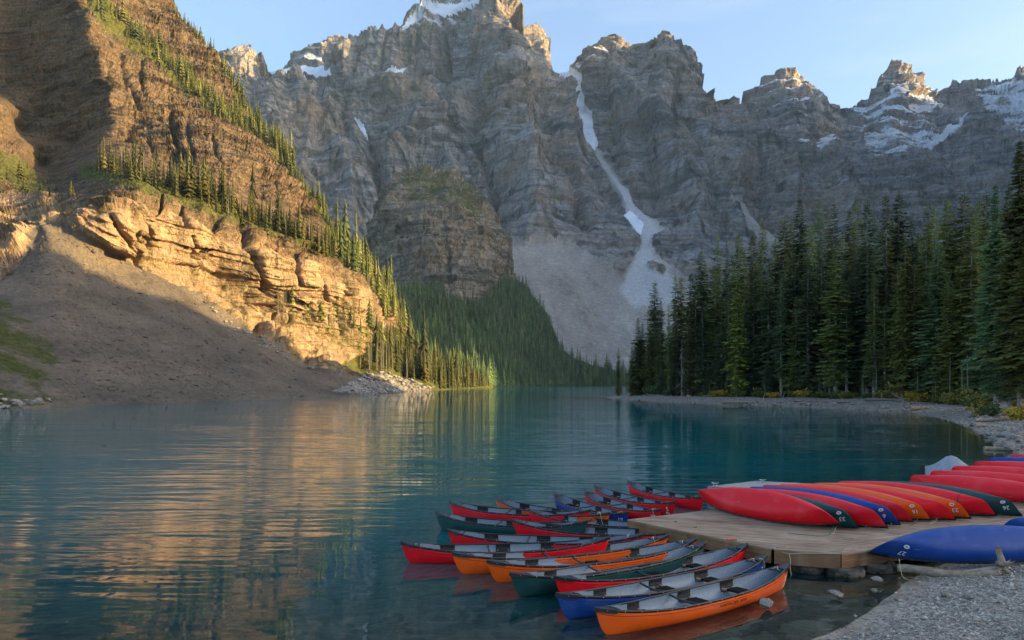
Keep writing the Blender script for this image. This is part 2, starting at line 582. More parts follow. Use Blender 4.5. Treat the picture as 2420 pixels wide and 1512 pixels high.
def ground_material():
    m = MT('shore_ground')
    p = m.pos
    sd = m.attr('sd')
    v1 = m.voro(p, 17.0)
    s1 = m.n('ShaderNodeSeparateColor')
    m.put(s1.inputs[0], v1)
    gravel = m.ramp(s1.outputs[0], [(0.0, (0.13, 0.113, 0.092)), (0.4, (0.26, 0.23, 0.19)), (0.8, (0.38, 0.335, 0.28)), (1.0, (0.50, 0.45, 0.38))])
    big = m.noise(p, 0.6, 5, 0.65)
    sand = m.ramp(m.noise(p, 2.5, 6, 0.7), [(0.3, (0.11, 0.095, 0.078)), (0.7, (0.25, 0.225, 0.19))])
    c = m.mix(m.ramp(big, [(0.40, 0.0), (0.6, 0.6)]), gravel, sand)
    floor_n = m.noise(p, 0.9, 5, 0.7)
    floor = m.ramp(floor_n, [(0.3, (0.040, 0.036, 0.020)), (0.55, (0.085, 0.075, 0.035)), (0.75, (0.13, 0.115, 0.06))])
    edge = m.math('ADD', sd, m.math('MULTIPLY', m.math('SUBTRACT', big, 0.5), 14.0))
    c = m.mix(m.ramp(m.math('DIVIDE', edge, 40.0), [(0.35, 0.0), (0.55, 1.0)]), c, floor)
    # under water and at the wet line: algae-brown stones
    v2 = m.voro(m.vadd(p, m.scale(m.noise(p, 3.0, 2, 0.5, col=True), (0.5, 0.5, 0))), 2.3)
    s2 = m.n('ShaderNodeSeparateColor')
    m.put(s2.inputs[0], v2)
    bed = m.ramp(m.math('ADD', m.math('MULTIPLY', s2.outputs[0], 0.5), m.math('MULTIPLY', m.noise(p, 6.0, 5, 0.7), 0.5)),
                 [(0.25, (0.10, 0.078, 0.05)), (0.5, (0.23, 0.18, 0.115)), (0.75, (0.42, 0.35, 0.25))])
    wet = m.math('ADD', sd, m.math('MULTIPLY', m.math('SUBTRACT', m.noise(p, 1.5, 4, 0.6), 0.5), 0.9))
    c = m.mix(m.ramp(m.math('ADD', m.math('MULTIPLY', wet, 0.5), 0.5), [(0.45, 1.0), (0.72, 0.0)]), c, bed)
    h = m.math('ADD', m.math('MULTIPLY', s1.outputs[1], 0.5), m.noise(p, 9.0, 4, 0.6))
    rough = m.ramp(m.math('ADD', m.math('MULTIPLY', wet, 0.5), 0.5), [(0.45, 0.35), (0.7, 0.9)])
    return m.bsdf(c, rough, m.bump(h, 0.03), 0.3)


M_GROUND = ground_material()


def water_material():
    m = MT('lake_water')
    p = m.pos
    dep = m.attr('depth')
    calm = m.attr('calm')
    # long low ripples, crests across the view
    w1 = m.noise(m.vadd(m.scale(p, (0.22, 1.45, 1)), m.scale(m.noise(p, 0.09, 2, 0.5, col=True), (1.0, 2.2, 0))), 1.0, 1.5, 0.45)
    w2 = m.noise(m.scale(p, (0.75, 3.0, 1)), 1.0, 1.5, 0.5)
    w3 = m.noise(m.scale(p, (0.05, 0.25, 1)), 1.0, 2.0, 0.5)
    patch = m.ramp(m.noise(m.scale(p, (0.02, 0.055, 1)), 1.0, 3, 0.55), [(0.35, 0.45), (0.65, 1.2)])
    h = m.math('ADD', m.math('MULTIPLY', w1, 1.0), m.math('ADD', m.math('MULTIPLY', w2, 0.22), m.math('MULTIPLY', w3, 1.3)))
    h = m.math('MULTIPLY', h, m.math('MULTIPLY', patch, calm))
    nrm = m.bump(h, 0.070)
    fr = m.n('ShaderNodeFresnel')
    fr.inputs['IOR'].default_value = 1.43
    m.put(fr.inputs['Normal'], nrm)
    gl = m.n('ShaderNodeBsdfGlossy')
    gl.inputs['Color'].default_value = (1, 1, 1, 1)
    gl.inputs['Roughness'].default_value = 0.012
    m.put(gl.inputs['Normal'], nrm)
    tr = m.n('ShaderNodeBsdfTransparent')
    tr.inputs['Color'].default_value = (0.80, 0.84, 0.76, 1)
    df = m.n('ShaderNodeBsdfDiffuse')
    df.inputs['Color'].default_value = (0.001, 0.130, 0.150, 1)
    mx = m.n('ShaderNodeMixShader')
    m.put(mx.inputs[0], dep)
    m.t.links.new(tr.outputs[0], mx.inputs[1])
    m.t.links.new(df.outputs[0], mx.inputs[2])
    m2 = m.n('ShaderNodeMixShader')
    m.put(m2.inputs[0], fr.outputs[0])
    m.t.links.new(mx.outputs[0], m2.inputs[1])
    m.t.links.new(gl.outputs[0], m2.inputs[2])
    m.t.links.new(m2.outputs[0], m.out.inputs['Surface'])
    return m.m


M_WATER = water_material()


def plastic(name, col, wear=0.35, rough=0.36):
    m = MT(name)
    p = m.objpos
    n = m.noise(p, 3.0, 5, 0.65)
    scr = m.noise(m.scale(p, (2.0, 14, 22)), 1.0, 5, 0.75)
    c = m.mix(m.ramp(n, [(0.40, 0.0), (0.75, 0.3)]), col, tuple(x * 0.75 for x in col))
    c = m.mix(m.ramp(scr, [(0.60, 0.0), (0.74, wear)]), c, tuple(min(1, x * 0.6 + 0.30) for x in col))
    fade = m.noise(m.vadd(p, m.scale(m.n('ShaderNodeObjectInfo').outputs['Location'], (0.7, 0.9, 0.0))), 0.9, 4, 0.6)
    c = m.mix(m.ramp(fade, [(0.52, 0.0), (0.72, 0.28)]), c, tuple(min(1, x * 0.75 + 0.14) for x in col))
    c = m.mix(m.ramp(fade, [(0.30, 0.35), (0.45, 0.0)]), c, tuple(x * 0.45 + 0.012 for x in col))
    r = m.ramp(scr, [(0.35, rough), (0.75, rough + 0.25)])
    return m.bsdf(c, r, m.bump(m.noise(p, 2.0, 2, 0.5), 0.012), 0.3)


HULLS = {
    'red': plastic('red_royalex', (0.82, 0.006, 0.014)),
    'orange': plastic('orange_royalex', (0.82, 0.108, 0.005)),
    'blue': plastic('blue_royalex', (0.003, 0.050, 0.25)),
    'green': plastic('dark_green_royalex', (0.008, 0.060, 0.055)),
}


def simple(name, col, rough=0.6, spec=0.3, nsc=8.0, var=0.3, bump=0.004, metallic=0.0):
    m = MT(name)
    n = m.noise(m.objpos, nsc, 4, 0.6)
    c = m.ramp(n, [(0.3, tuple(x * (1 - var) for x in col)), (0.7, tuple(min(1, x * (1 + var)) for x in col))])
    return m.bsdf(c, rough, m.bump(n, bump), spec, Metallic=metallic)


M_LINING = simple('speckled_grey_lining', (0.22, 0.265, 0.31), 0.5, 0.4, 30.0, 0.18, 0.002)
M_TRIM = simple('black_vinyl_gunwale', (0.014, 0.014, 0.016), 0.38, 0.5)
M_BLACK = simple('black_plastic', (0.016, 0.016, 0.017), 0.5, 0.4)
M_WEB = simple('black_webbing', (0.012, 0.012, 0.012), 0.8, 0.1, 40, 0.4)
M_ASH = simple('varnished_ash_wood', (0.52, 0.30, 0.10), 0.45, 0.4, 12, 0.25)
M_WHITE = simple('white_vinyl_decal', (0.72, 0.72, 0.70), 0.5, 0.3, 20, 0.08)
M_GREYINK = simple('grey_ink', (0.20, 0.19, 0.17), 0.6, 0.2)
M_BLACKINK = simple('black_ink', (0.02, 0.018, 0.016), 0.6, 0.2)
M_ROPE_Y = simple('cream_rope', (0.50, 0.44, 0.26), 0.8, 0.1, 60)
M_ROPE_G = simple('green_rope', (0.03, 0.20, 0.12), 0.8, 0.1, 60)
M_ORANGE_P = simple('orange_buoy_plastic', (0.75, 0.12, 0.01), 0.4, 0.4)
M_STEEL = simple('galvanised_steel', (0.42, 0.43, 0.44), 0.4, 0.5, 10, 0.15, 0.002, 0.8)
M_TARP = simple('grey_canvas_cover', (0.30, 0.31, 0.33), 0.8, 0.2, 4, 0.15, 0.01)


def tyre_material():
    m = MT('muddy_tyre_rubber')
    p = m.objpos
    n = m.noise(m.scale(p, (4, 4, 7)), 1.0, 6, 0.7)
    c = m.ramp(n, [(0.38, (0.016, 0.015, 0.014)), (0.55, (0.10, 0.082, 0.06)), (0.75, (0.22, 0.19, 0.14))])
    return m.bsdf(c, 0.9, m.bump(n, 0.02), 0.2)


M_TYRE = tyre_material()


def plank_material(name, a, b, c3):
    m = MT(name)
    oi = m.n('ShaderNodeObjectInfo').outputs['Random']
    p = m.objpos
    sh = m.n('ShaderNodeCombineXYZ')
    m.put(sh.inputs[0], m.math('MULTIPLY', oi, 40.0))
    q = m.vadd(p, sh.outputs[0])
    g = m.noise(m.scale(q, (0.9, 22, 22)), 1.0, 5, 0.65, 0.3)
    st = m.noise(m.scale(q, (0.5, 1.3, 1)), 1.0, 4, 0.6)
    c = m.ramp(g, [(0.28, a), (0.5, b), (0.75, c3)])
    c = m.mix(m.math('MULTIPLY', oi, 0.65), c, a)
    c = m.mix(m.ramp(st, [(0.50, 0.0), (0.66, 0.65)]), c, tuple(x * 0.5 for x in a))
    st2 = m.noise(m.scale(m.pos, (1, 1, 0)), 0.9, 4, 0.65)
    c = m.mix(m.ramp(st2, [(0.52, 0.0), (0.66, 0.5)]), c, tuple(x * 0.6 for x in a))
    c = m.mix(m.ramp(st2, [(0.34, 0.35), (0.46, 0.0)]), c, tuple(min(1, (x * 0.8 + 0.10)) for x in c3))
    return m.bsdf(c, 0.8, m.bump(g, 0.004), 0.2)


M_PLANK = plank_material('weathered_deck_board', (0.25, 0.165, 0.11), (0.40, 0.28, 0.19), (0.53, 0.39, 0.275))
M_FASCIA = plank_material('brown_stained_fascia', (0.16, 0.085, 0.038), (0.30, 0.165, 0.080), (0.42, 0.26, 0.14))
M_DOCKGREY = plank_material('grey_plastic_dock', (0.27, 0.265, 0.25), (0.36, 0.355, 0.335), (0.43, 0.42, 0.40))


# ================================================================== relief builder for mountains
def rbf_field(ctrl):
    c = np.array(ctrl, float)
    p = c[:, :2] / 1000.0
    y = np.log(c[:, 2])
    n = len(p)
    d = np.sqrt(((p[:, None] - p[None]) ** 2).sum(-1) + 1e-5)
    A = np.zeros((n + 3, n + 3))
    A[:n, :n] = d - np.eye(n) * 0.002
    A[:n, n] = 1
    A[:n, n + 1:] = p
    A[n, :n] = 1
    A[n + 1:, :n] = p.T
    w = np.linalg.solve(A, np.concatenate([y, np.zeros(3)]))

    def f(U, V):
        x, yv = U / 1000.0, V / 1000.0
        r = w[n] + w[n + 1] * x + w[n + 2] * yv
        for i in range(n):
            r = r + w[i] * np.sqrt((x - p[i, 0]) ** 2 + (yv - p[i, 1]) ** 2 + 1e-5)
        return np.exp(r)
    return f


class Relief:
    def __init__(self, u0, u1, du, nv, top, bot, ctrl, disp, jag=None, back=0.06, skirt=8.0):
        us = np.arange(u0, u1 + du * 0.5, du)
        top = np.array(top, float)
        bot = np.array(bot, float)
        vt = np.interp(us, top[:, 0], top[:, 1])
        if jag is not None:
            vt = vt + jag(us)
        vb = np.interp(us, bot[:, 0], bot[:, 1])
        vt = np.minimum(vt, vb - 0.5)
        t = np.linspace(0, 1, nv + 1)[:, None]
        self.us, self.vt, self.vb, self.nv = us, vt, vb, nv
        U = np.broadcast_to(us, (nv + 1, len(us))).copy()
        V = vb + (vt - vb) * t
        Y = rbf_field(ctrl)(U, V)
        pos = P(U, V, Y)
        gu = np.gradient(pos, axis=1)
        gv = np.gradient(pos, axis=0)
        nr = np.cross(gu, gv)
        nr /= np.linalg.norm(nr, axis=-1, keepdims=True) + 1e-9
        s = np.sign(-(nr * (pos - np.array([0, 0, CAM_H]))).sum(-1, keepdims=True))
        nr *= np.where(s == 0, 1, s)
        for _ in range(6):        # blur so the carving directions stay calm
            nr[1:-1] = (nr[:-2] + nr[2:] + 2 * nr[1:-1]) / 4
            nr[:, 1:-1] = (nr[:, :-2] + nr[:, 2:] + 2 * nr[:, 1:-1]) / 4
        nr /= np.linalg.norm(nr, axis=-1, keepdims=True) + 1e-9
        view = pos - np.array([0, 0, CAM_H])
        view /= np.linalg.norm(view, axis=-1, keepdims=True)
        d = disp(pos, U, V, nr) * (0.2 + 0.8 * smooth(0.05, 0.26, -(nr * view).sum(-1)))
        d[0] *= 0.2
        self.U, self.V, self.base = U, V, pos
        self.pos = pos + nr * d[..., None]
        self.nr = nr
        # a back slope gives the ridge its thickness; a skirt carries the foot below the water
        r = np.linspace(0, 1, 4)[1:]
        ridge = self.pos[-1]
        rows = []
        for k in r:
            q = ridge.copy()
            q[:, 1] += ridge[:, 1] * back * 2.5 * k
            q[:, 2] -= (ridge[:, 2] + 5) * 0.7 * k ** 1.2
            rows.append(q)
        foot = self.pos[0].copy()
        foot[:, 2] = np.maximum(foot[:, 2] - skirt, -11.0)
        foot[:, 1] -= 0.4
        self.all = np.concatenate([foot[None], self.pos, np.array(rows)], 0)
        self.nrows, self.ncols = self.all.shape[:2]

    def at(self, u, v):
        ci = np.clip(np.round((np.asarray(u) - self.us[0]) / (self.us[1] - self.us[0])).astype(int), 0, len(self.us) - 1)
        t = (np.asarray(v) - self.vb[ci]) / (self.vt[ci] - self.vb[ci])
        ri = np.clip(np.round(t * self.nv).astype(int), 0, self.nv)
        return self.pos[ri, ci]

    def attr(self, a):
        """a grid over the face is padded to the skirt and back rows"""
        return np.concatenate([a[:1], a, np.repeat(a[-1:], 3, 0)], 0)

    def faces(self):
        r, c = self.nrows, self.ncols
        i = np.arange(r * c).reshape(r, c)
        return np.stack([i[:-1, :-1], i[:-1, 1:], i[1:, 1:], i[1:, :-1]], -1).reshape(-1, 4)

    def build(self, name, mat, label_grid=None, want=0, attrs=None, lift=None, parent=None, **props):
        f = self.faces()
        v = self.all.reshape(-1, 3)
        at = {k: self.attr(a).ravel() for k, a in (attrs or {}).items()}
        if label_grid is not None:
            lg = self.attr(label_grid)
            fl = lg[:-1, :-1].ravel()
            f = f[fl == want]
            if len(f) == 0:
                return None
            used, inv = np.unique(f, return_inverse=True)
            f = inv.reshape(f.shape)
            v = v[used]
            at = {k: a[used] for k, a in at.items()}
        me = mesh_np(name, v, f, mat not in (M_LEFT, M_FAR, M_DOME), at)
        return obj(name, me, mat, parent, **props)


def saw(s, sharp=0.75):
    """terrace profile: long steep cliffs, short ledges"""
    fr = s - np.floor(s)
    return np.where(fr < sharp, fr / sharp, (1 - fr) / (1 - sharp)) - 0.5


def blocks(a, z, sa, sz, seed=0, tilt=0.9):
    """broken rock: every block of an irregular pattern has its own height and its own slant"""
    pa, pz = a / sa, z / sz
    ia, iz = np.floor(pa).astype(np.int64), np.floor(pz).astype(np.int64)
    best = np.full(a.shape, 9e9)
    out = np.zeros(a.shape)
    for da in (-1, 0, 1):
        for dz in (-1, 0, 1):
            h = _perm[(_perm[(ia + da + seed * 37) & 255] + ((iz + dz) & 255)) & 255]
            h2 = _perm[(h + 71) & 255]
            h3 = _perm[(h2 + 113) & 255]
            h4 = _perm[(h3 + 29) & 255]
            ca = ia + da + 0.1 + 0.8 * h / 255.0
            cz = iz + dz + 0.1 + 0.8 * h2 / 255.0
            ea, ez = pa - ca, pz - cz
            d = np.abs(ea) + np.abs(ez) * 1.1 + 0.25 * ea * ez
            k = d < best
            best = np.where(k, d, best)
            val = (h3 / 255.0 - 0.5) + tilt * (ea * (h4 / 255.0 - 0.5) + ez * (h / 255.0 - 0.65))
            out = np.where(k, val, out)
    return out


def courses(a, z, sa, sz, seed=0):
    """bedded rock: beds of uneven thickness, each broken into upright blocks that stand out or fall back"""
    q = z / sz + 0.5 * perlin(z / sz * 0.6, seed + 0.5, 0.3)
    lay = np.floor(q).astype(np.int64)
    h = _perm[(lay + seed * 31) & 255]
    ws = 0.6 + 0.9 * h / 255.0
    p = a / (sa * ws) + h * 0.137
    ci = np.floor(p).astype(np.int64)
    h2 = _perm[(_perm[(ci + seed * 17) & 255] + (lay & 255)) & 255]
    h3 = _perm[(h2 + 57) & 255]
    return 0.45 * (h / 255.0 - 0.5) + 0.75 * (h2 / 255.0 - 0.5) + 0.35 * (p - ci - 0.5) * (h3 / 255.0 - 0.5) - 0.12 * (q - lay - 0.5)


def multi_poly(U, V, polys, wob, soft=1.5):
    m = np.zeros(U.shape)
    wu = U + wob * fbm(U / 21.0, V / 21.0, 3.3, 4)
    wv = V + wob * fbm(U / 21.0, V / 21.0, 8.1, 4)
    for pl in polys:
        us = [q[0] for q in pl]
        vs = [q[1] for q in pl]
        bx = (U > min(us) - 25) & (U < max(us) + 25) & (V > min(vs) - 25) & (V < max(vs) + 25)
        if bx.any():
            m[bx] = np.maximum(m[bx], poly_mask(wu[bx], wv[bx], pl, soft))
    return m


# ================================================================== far range (two snowy peaks and the ridge)
def far_disp(per, amps, gul, seed, dip=0.0, scale=1.0):
    def f(pos, U, V, nr):
        x, y, z = pos[..., 0] + seed, pos[..., 1], pos[..., 2]
        w = 26 * scale * fbm(x / (420 * scale), y / (420 * scale), z / (700 * scale), 3)
        s = z + dip * x + w
        d = np.zeros(x.shape)
        for p_, a_ in zip(per, amps):
            k = 0.55 + 0.9 * smooth(-0.35, 0.35, perlin(x / (p_ * 7), y / (p_ * 7), z / (p_ * 3)))
            d -= a_ * k * saw(s / p_ + 0.35 * perlin(x / (p_ * 3), y / (p_ * 3), 2.0))
        r1 = ridged(x / (300 * scale), y / (620 * scale), z / (1100 * scale), 3, 0.5)
        st = x * 0.9 + y * 0.45 + 8 * scale * perlin(x / (40 * scale), y / (40 * scale), z / (40 * scale))
        d += gul * (r1 - 0.6)
        d += gul * 0.55 * blocks(st, s, 95 * scale, 150 * scale, 1) + gul * 0.28 * blocks(st, s, 36 * scale, 42 * scale, 2) + gul * 0.12 * blocks(st, s, 14 * scale, 13 * scale, 3)
        d += 1.6 * scale * fbm(x / (11 * scale), y / (11 * scale), z / (9 * scale), 2, 0.6)
        return d
    return f


def jagger(a1, l1, a2, l2, seed):
    return lambda us: -a1 * np.abs(perlin(us / l1, seed, 0.5)) + a1 * 0.4 + a2 * fbm(us / l2, seed + 3.3, 0.7, 3)


east_top = [(1700, 330), (1740, 272), (1755, 256), (1770, 235), (1790, 215), (1812, 200), (1830, 192), (1845, 178), (1857, 172), (1870, 177),
            (1885, 184), (1900, 196), (1925, 212), (1935, 236), (1960, 246), (1978, 263), (1990, 277), (2010, 256), (2030, 243), (2050, 226),
            (2062, 200), (2068, 192), (2085, 170), (2100, 158), (2112, 150), (2125, 150), (2140, 160), (2150, 170), (2165, 188), (2180, 206),
            (2195, 212), (2230, 215), (2240, 212), (2270, 217), (2300, 206), (2320, 198), (2335, 206), (2345, 210), (2370, 195), (2390, 198),
            (2400, 180), (2419, 172), (2460, 160), (2540, 175), (2640, 150), (2760, 165)]
east_bot = [(1700, 560), (2000, 560), (2300, 720), (2760, 740)]
east_ctrl = [(1740, 272, 4000), (1857, 172, 3900), (1990, 277, 4200), (2125, 150, 4300), (2240, 212, 4450), (2419, 172, 4300), (2700, 160, 3900),
             (1857, 260, 3650), (1920, 300, 3550), (1780, 330, 3700), (2125, 230, 4000), (2050, 330, 3850), (2200, 300, 4000), (2330, 260, 4050),
             (2000, 400, 3400), (2150, 400, 3350), (2300, 400, 3400), (2419, 350, 3500), (2000, 540, 2950), (2300, 540, 2900), (2600, 560, 2800), (1800, 450, 3200)]
east = Relief(1700, 2760, 2.0, 190, east_top, east_bot, east_ctrl,
              far_disp((85, 38, 16), (30, 13, 6), 46, 913, 0.05), jagger(3.5, 11, 2.6, 5, 4.4), skirt=200)
sn_poly = [[(1752, 262), (1790, 258), (1830, 249), (1870, 240), (1936, 236), (1960, 252), (1900, 252), (1840, 260), (1790, 270), (1755, 275)],
           [(1800, 318), (1850, 312), (1930, 300), (1975, 292), (1970, 300), (1900, 312), (1830, 322)],
           [(2010, 262), (2060, 245), (2100, 225), (2150, 210), (2175, 215), (2215, 240), (2240, 262), (2190, 280), (2130, 300), (2060, 295), (2020, 285)],
           [(2190, 335), (2260, 300), (2300, 280), (2270, 315), (2200, 365), (2185, 360)],
           [(2345, 215), (2400, 190), (2430, 190), (2430, 290), (2395, 270), (2360, 235)],
           [(2040, 350), (2090, 345), (2150, 330), (2180, 325), (2150, 342), (2060, 362)],
           [(1810, 340), (1870, 335), (1950, 325), (1990, 330), (1960, 345), (1880, 350)]]
e_snow = multi_poly(east.U, east.V, sn_poly, 10, 9.0) * 1.0
e_snow = np.maximum(e_snow, multi_poly(east.U, east.V, [[(2000, 300), (2080, 290), (2200, 300), (2250, 335), (2160, 380), (2080, 390), (2020, 350)], [(2290, 210), (2440, 190), (2440, 340), (2330, 300)], [(1800, 190), (1860, 180), (1920, 215), (1900, 240), (1800, 240)], [(2070, 180), (2130, 155), (2180, 205), (2100, 225)]], 14, 16) * 0.74)
east.build('mountain', M_FAR, attrs={'snow': e_snow, 'veg': e_snow * 0}, kind='structure',
           label='two snow-dusted far peaks and jagged ridge beyond the forest')

# snowy peak peeping over the glacier
pk_top = [(660, 175), (675, 160), (690, 141), (715, 116), (728, 108), (740, 103), (752, 98), (765, 92), (778, 90), (790, 90), (810, 96), (840, 120), (880, 150)]
peak = Relief(660, 880, 1.8, 60, pk_top, [(660, 240), (880, 240)], [(760, 92, 3900), (670, 165, 3950), (860, 130, 3950), (700, 230, 3650), (850, 230, 3650), (770, 170, 3750)],
              far_disp((70, 30, 14), (22, 10, 5), 34, 77, -0.1), jagger(4, 9, 2, 5, 2.2), skirt=200)
p_snow = 0.78 * smooth(-0.35, 0.15, fbm(peak.U / 40, peak.V / 25, 1.0, 3)) * smooth(88, 120, peak.V - 0.1 * (peak.U - 700) + 10)
peak.build('mountain', M_FAR, attrs={'snow': p_snow, 'veg': p_snow * 0}, kind='structure', label='small snow-streaked summit behind the glacier')

# ================================================================== central massif, its neighbour, gully and scree fan
bc_top = [(470, 175), (500, 150), (515, 139), (530, 127), (545, 119), (560, 119), (572, 126), (580, 140), (600, 150), (615, 160), (630, 170), (660, 166),
          (700, 160), (740, 158), (772, 152), (776, 135), (785, 124), (800, 110), (830, 93), (850, 85), (870, 81), (905, 70), (945, 65), (952, 54), (970, 45),
          (985, 33), (990, 20), (1000, 4), (1015, -16), (1050, -40), (1100, -62), (1140, -52), (1170, -30), (1190, -2), (1200, 20), (1212, 50), (1218, 64),
          (1235, 70), (1252, 78), (1262, 86), (1275, 106), (1285, 124), (1300, 138), (1312, 152), (1325, 170), (1340, 171), (1352, 158), (1370, 141),
          (1385, 128), (1400, 116), (1420, 102), (1436, 96), (1448, 90), (1460, 96), (1472, 99), (1486, 110), (1496, 106), (1510, 100), (1528, 96),
          (1540, 90), (1562, 86), (1578, 85), (1586, 96), (1591, 112), (1597, 133), (1610, 150), (1622, 170), (1640, 203), (1655, 224), (1668, 232),
          (1690, 241), (1705, 250), (1720, 258), (1738, 280), (1760, 300), (1803, 333), (1830, 342), (1866, 344), (1910, 344), (1957, 343), (1980, 357),
          (2020, 383), (2045, 380), (2070, 385), (2100, 394), (2129, 399), (2160, 410), (2193, 421), (2220, 455), (2232, 500), (2260, 560), (2320, 640), (2420, 700), (2780, 690)]
bc_bot = [(470, 620), (800, 760), (1000, 800), (1150, 860), (1260, 875), (1500, 895), (1800, 880), (2320, 880), (2780, 890)]
bc_ctrl = [(480, 165, 3100), (545, 118, 3000), (630, 170, 3150), (720, 160, 3250), (772, 155, 3150),
           (560, 250, 2650), (620, 215, 2800), (700, 260, 2600), (650, 350, 2350), (560, 400, 2250), (760, 300, 2650), (720, 450, 2150), (800, 520, 2050), (840, 350, 2550),
           (640, 480, 2000), (860, 620, 1850), (700, 195, 2980),
           (790, 125, 2980), (790, 180, 2900), (870, 85, 2990), (870, 180, 2860), (950, 70, 3020), (950, 180, 2860), (1000, 10, 3260), (1100, -55, 3420),
           (1050, 30, 3130), (1045, 190, 2960), (1000, 60, 3060), (1100, 60, 2950), (1120, 170, 2840), (1170, -10, 3080), (1190, 30, 2880), (1195, 110, 2780), (1190, 190, 2700),
           (1215, 70, 3050), (1235, 75, 3150), (1275, 110, 3250), (1320, 165, 3320), (1260, 190, 2900),
           (900, 260, 2760), (1000, 290, 2620), (1060, 270, 2730), (1190, 300, 2560), (1290, 280, 2800), (1330, 230, 3020),
           (880, 400, 2420), (950, 330, 2500), (1060, 360, 2540), (1130, 400, 2400), (1230, 420, 2330), (1320, 400, 2480), (1370, 340, 2780),
           (1000, 500, 2150), (1230, 520, 2080), (1330, 500, 2180), (1400, 480, 2320), (1440, 410, 2560),
           (1200, 580, 1900), (1290, 570, 1930), (1400, 560, 2030), (1430, 600, 1930), (1465, 650, 1850), (1480, 550, 2080), (1480, 470, 2330),
           (1520, 510, 2180), (1540, 560, 2060), (1520, 640, 1890), (1300, 640, 1760), (1400, 690, 1700), (1300, 740, 1560), (1420, 780, 1560), (1500, 740, 1660),
           (1250, 870, 1380), (1400, 880, 1390), (1500, 890, 1400), (1600, 860, 1450), (1700, 870, 1450),
           (1345, 168, 3330), (1335, 185, 3260), (1360, 250, 3060), (1385, 300, 2900), (1400, 345, 2740), (1448, 92, 3250), (1400, 170, 3180), (1420, 260, 2960), (1500, 112, 3300),
           (1578, 86, 3100), (1580, 170, 2930), (1560, 260, 2780), (1480, 200, 3030), (1500, 330, 2700), (1600, 330, 2590), (1640, 250, 2850), (1700, 250, 3120), (1738, 282, 3150),
           (1560, 420, 2440), (1620, 480, 2300), (1560, 560, 2080), (1620, 600, 2010), (1680, 420, 2440), (1720, 500, 2330), (1720, 640, 1950), (1600, 700, 1780),
           (1803, 335, 2950), (1800, 430, 2580), (1860, 520, 2350), (1957, 345, 2900), (1950, 440, 2600), (2000, 560, 2300), (2070, 386, 2850), (2100, 500, 2500), (2193, 424, 2750),
           (2220, 560, 2450), (1900, 700, 1900), (2200, 720, 1950), (1850, 345, 2930), (2350, 870, 1500), (2780, 880, 1450), (2500, 720, 2100), (2780, 700, 2200)]
gully_snow = [[(1320, 168), (1345, 164), (1371, 177), (1382, 196), (1375, 212), (1372, 228), (1387, 248), (1382, 264), (1400, 274), (1400, 310), (1412, 333),
               (1403, 357), (1388, 342), (1370, 314), (1363, 285), (1346, 263), (1336, 240), (1346, 217), (1336, 195)]]
low_snow = [[(1473, 508), (1486, 496), (1505, 512), (1519, 530), (1514, 560), (1497, 540)], [(1192, 570), (1201, 578), (1211, 596), (1198, 586)],
            [(835, 281), (842, 283), (862, 302), (865, 321), (857, 316), (848, 300)]]
cap_snow = [[(947, 69), (962, 57), (985, 48), (1005, 44), (998, 52), (978, 62), (955, 70)],
            [(985, 36), (1000, 18), (1040, 16), (1085, 6), (1130, -8), (1160, -32), (1172, -26), (1150, -6), (1130, 4), (1098, 14), (1070, 30), (1047, 44), (1035, 36), (1000, 40)],
            [(905, 173), (920, 167), (958, 166), (950, 175), (925, 178)]]
glacier = [[(628, 168), (660, 160), (700, 155), (740, 152), (779, 146), (779, 178), (762, 184), (740, 184), (722, 190), (713, 196), (738, 207), (757, 216), (742, 217),
            (728, 213), (705, 204), (690, 194), (668, 184), (645, 176)]]
scree_poly = [[(1400, 350), (1412, 344), (1432, 378), (1470, 430), (1492, 455), (1500, 482), (1530, 505), (1566, 545), (1542, 560), (1536, 588), (1560, 618), (1595, 645), (1640, 690),
               (1680, 730), (1760, 800), (1860, 960), (1240, 960), (1212, 760), (1205, 640), (1196, 560), (1240, 575), (1289, 562), (1349, 574), (1385, 606), (1419, 628),
               (1463, 656), (1484, 630), (1506, 596), (1514, 562), (1490, 520), (1472, 480), (1440, 430)],
              [(1716, 462), (1732, 472), (1800, 528), (1856, 566), (1880, 600), (1830, 575), (1768, 528)],
              [(760, 620), (880, 580), (1000, 690), (900, 800), (760, 800)]]
rock_isles = [[(1525, 628), (1548, 628), (1572, 648), (1562, 656), (1535, 645)], [(1450, 640), (1480, 632), (1470, 652), (1456, 654)]]


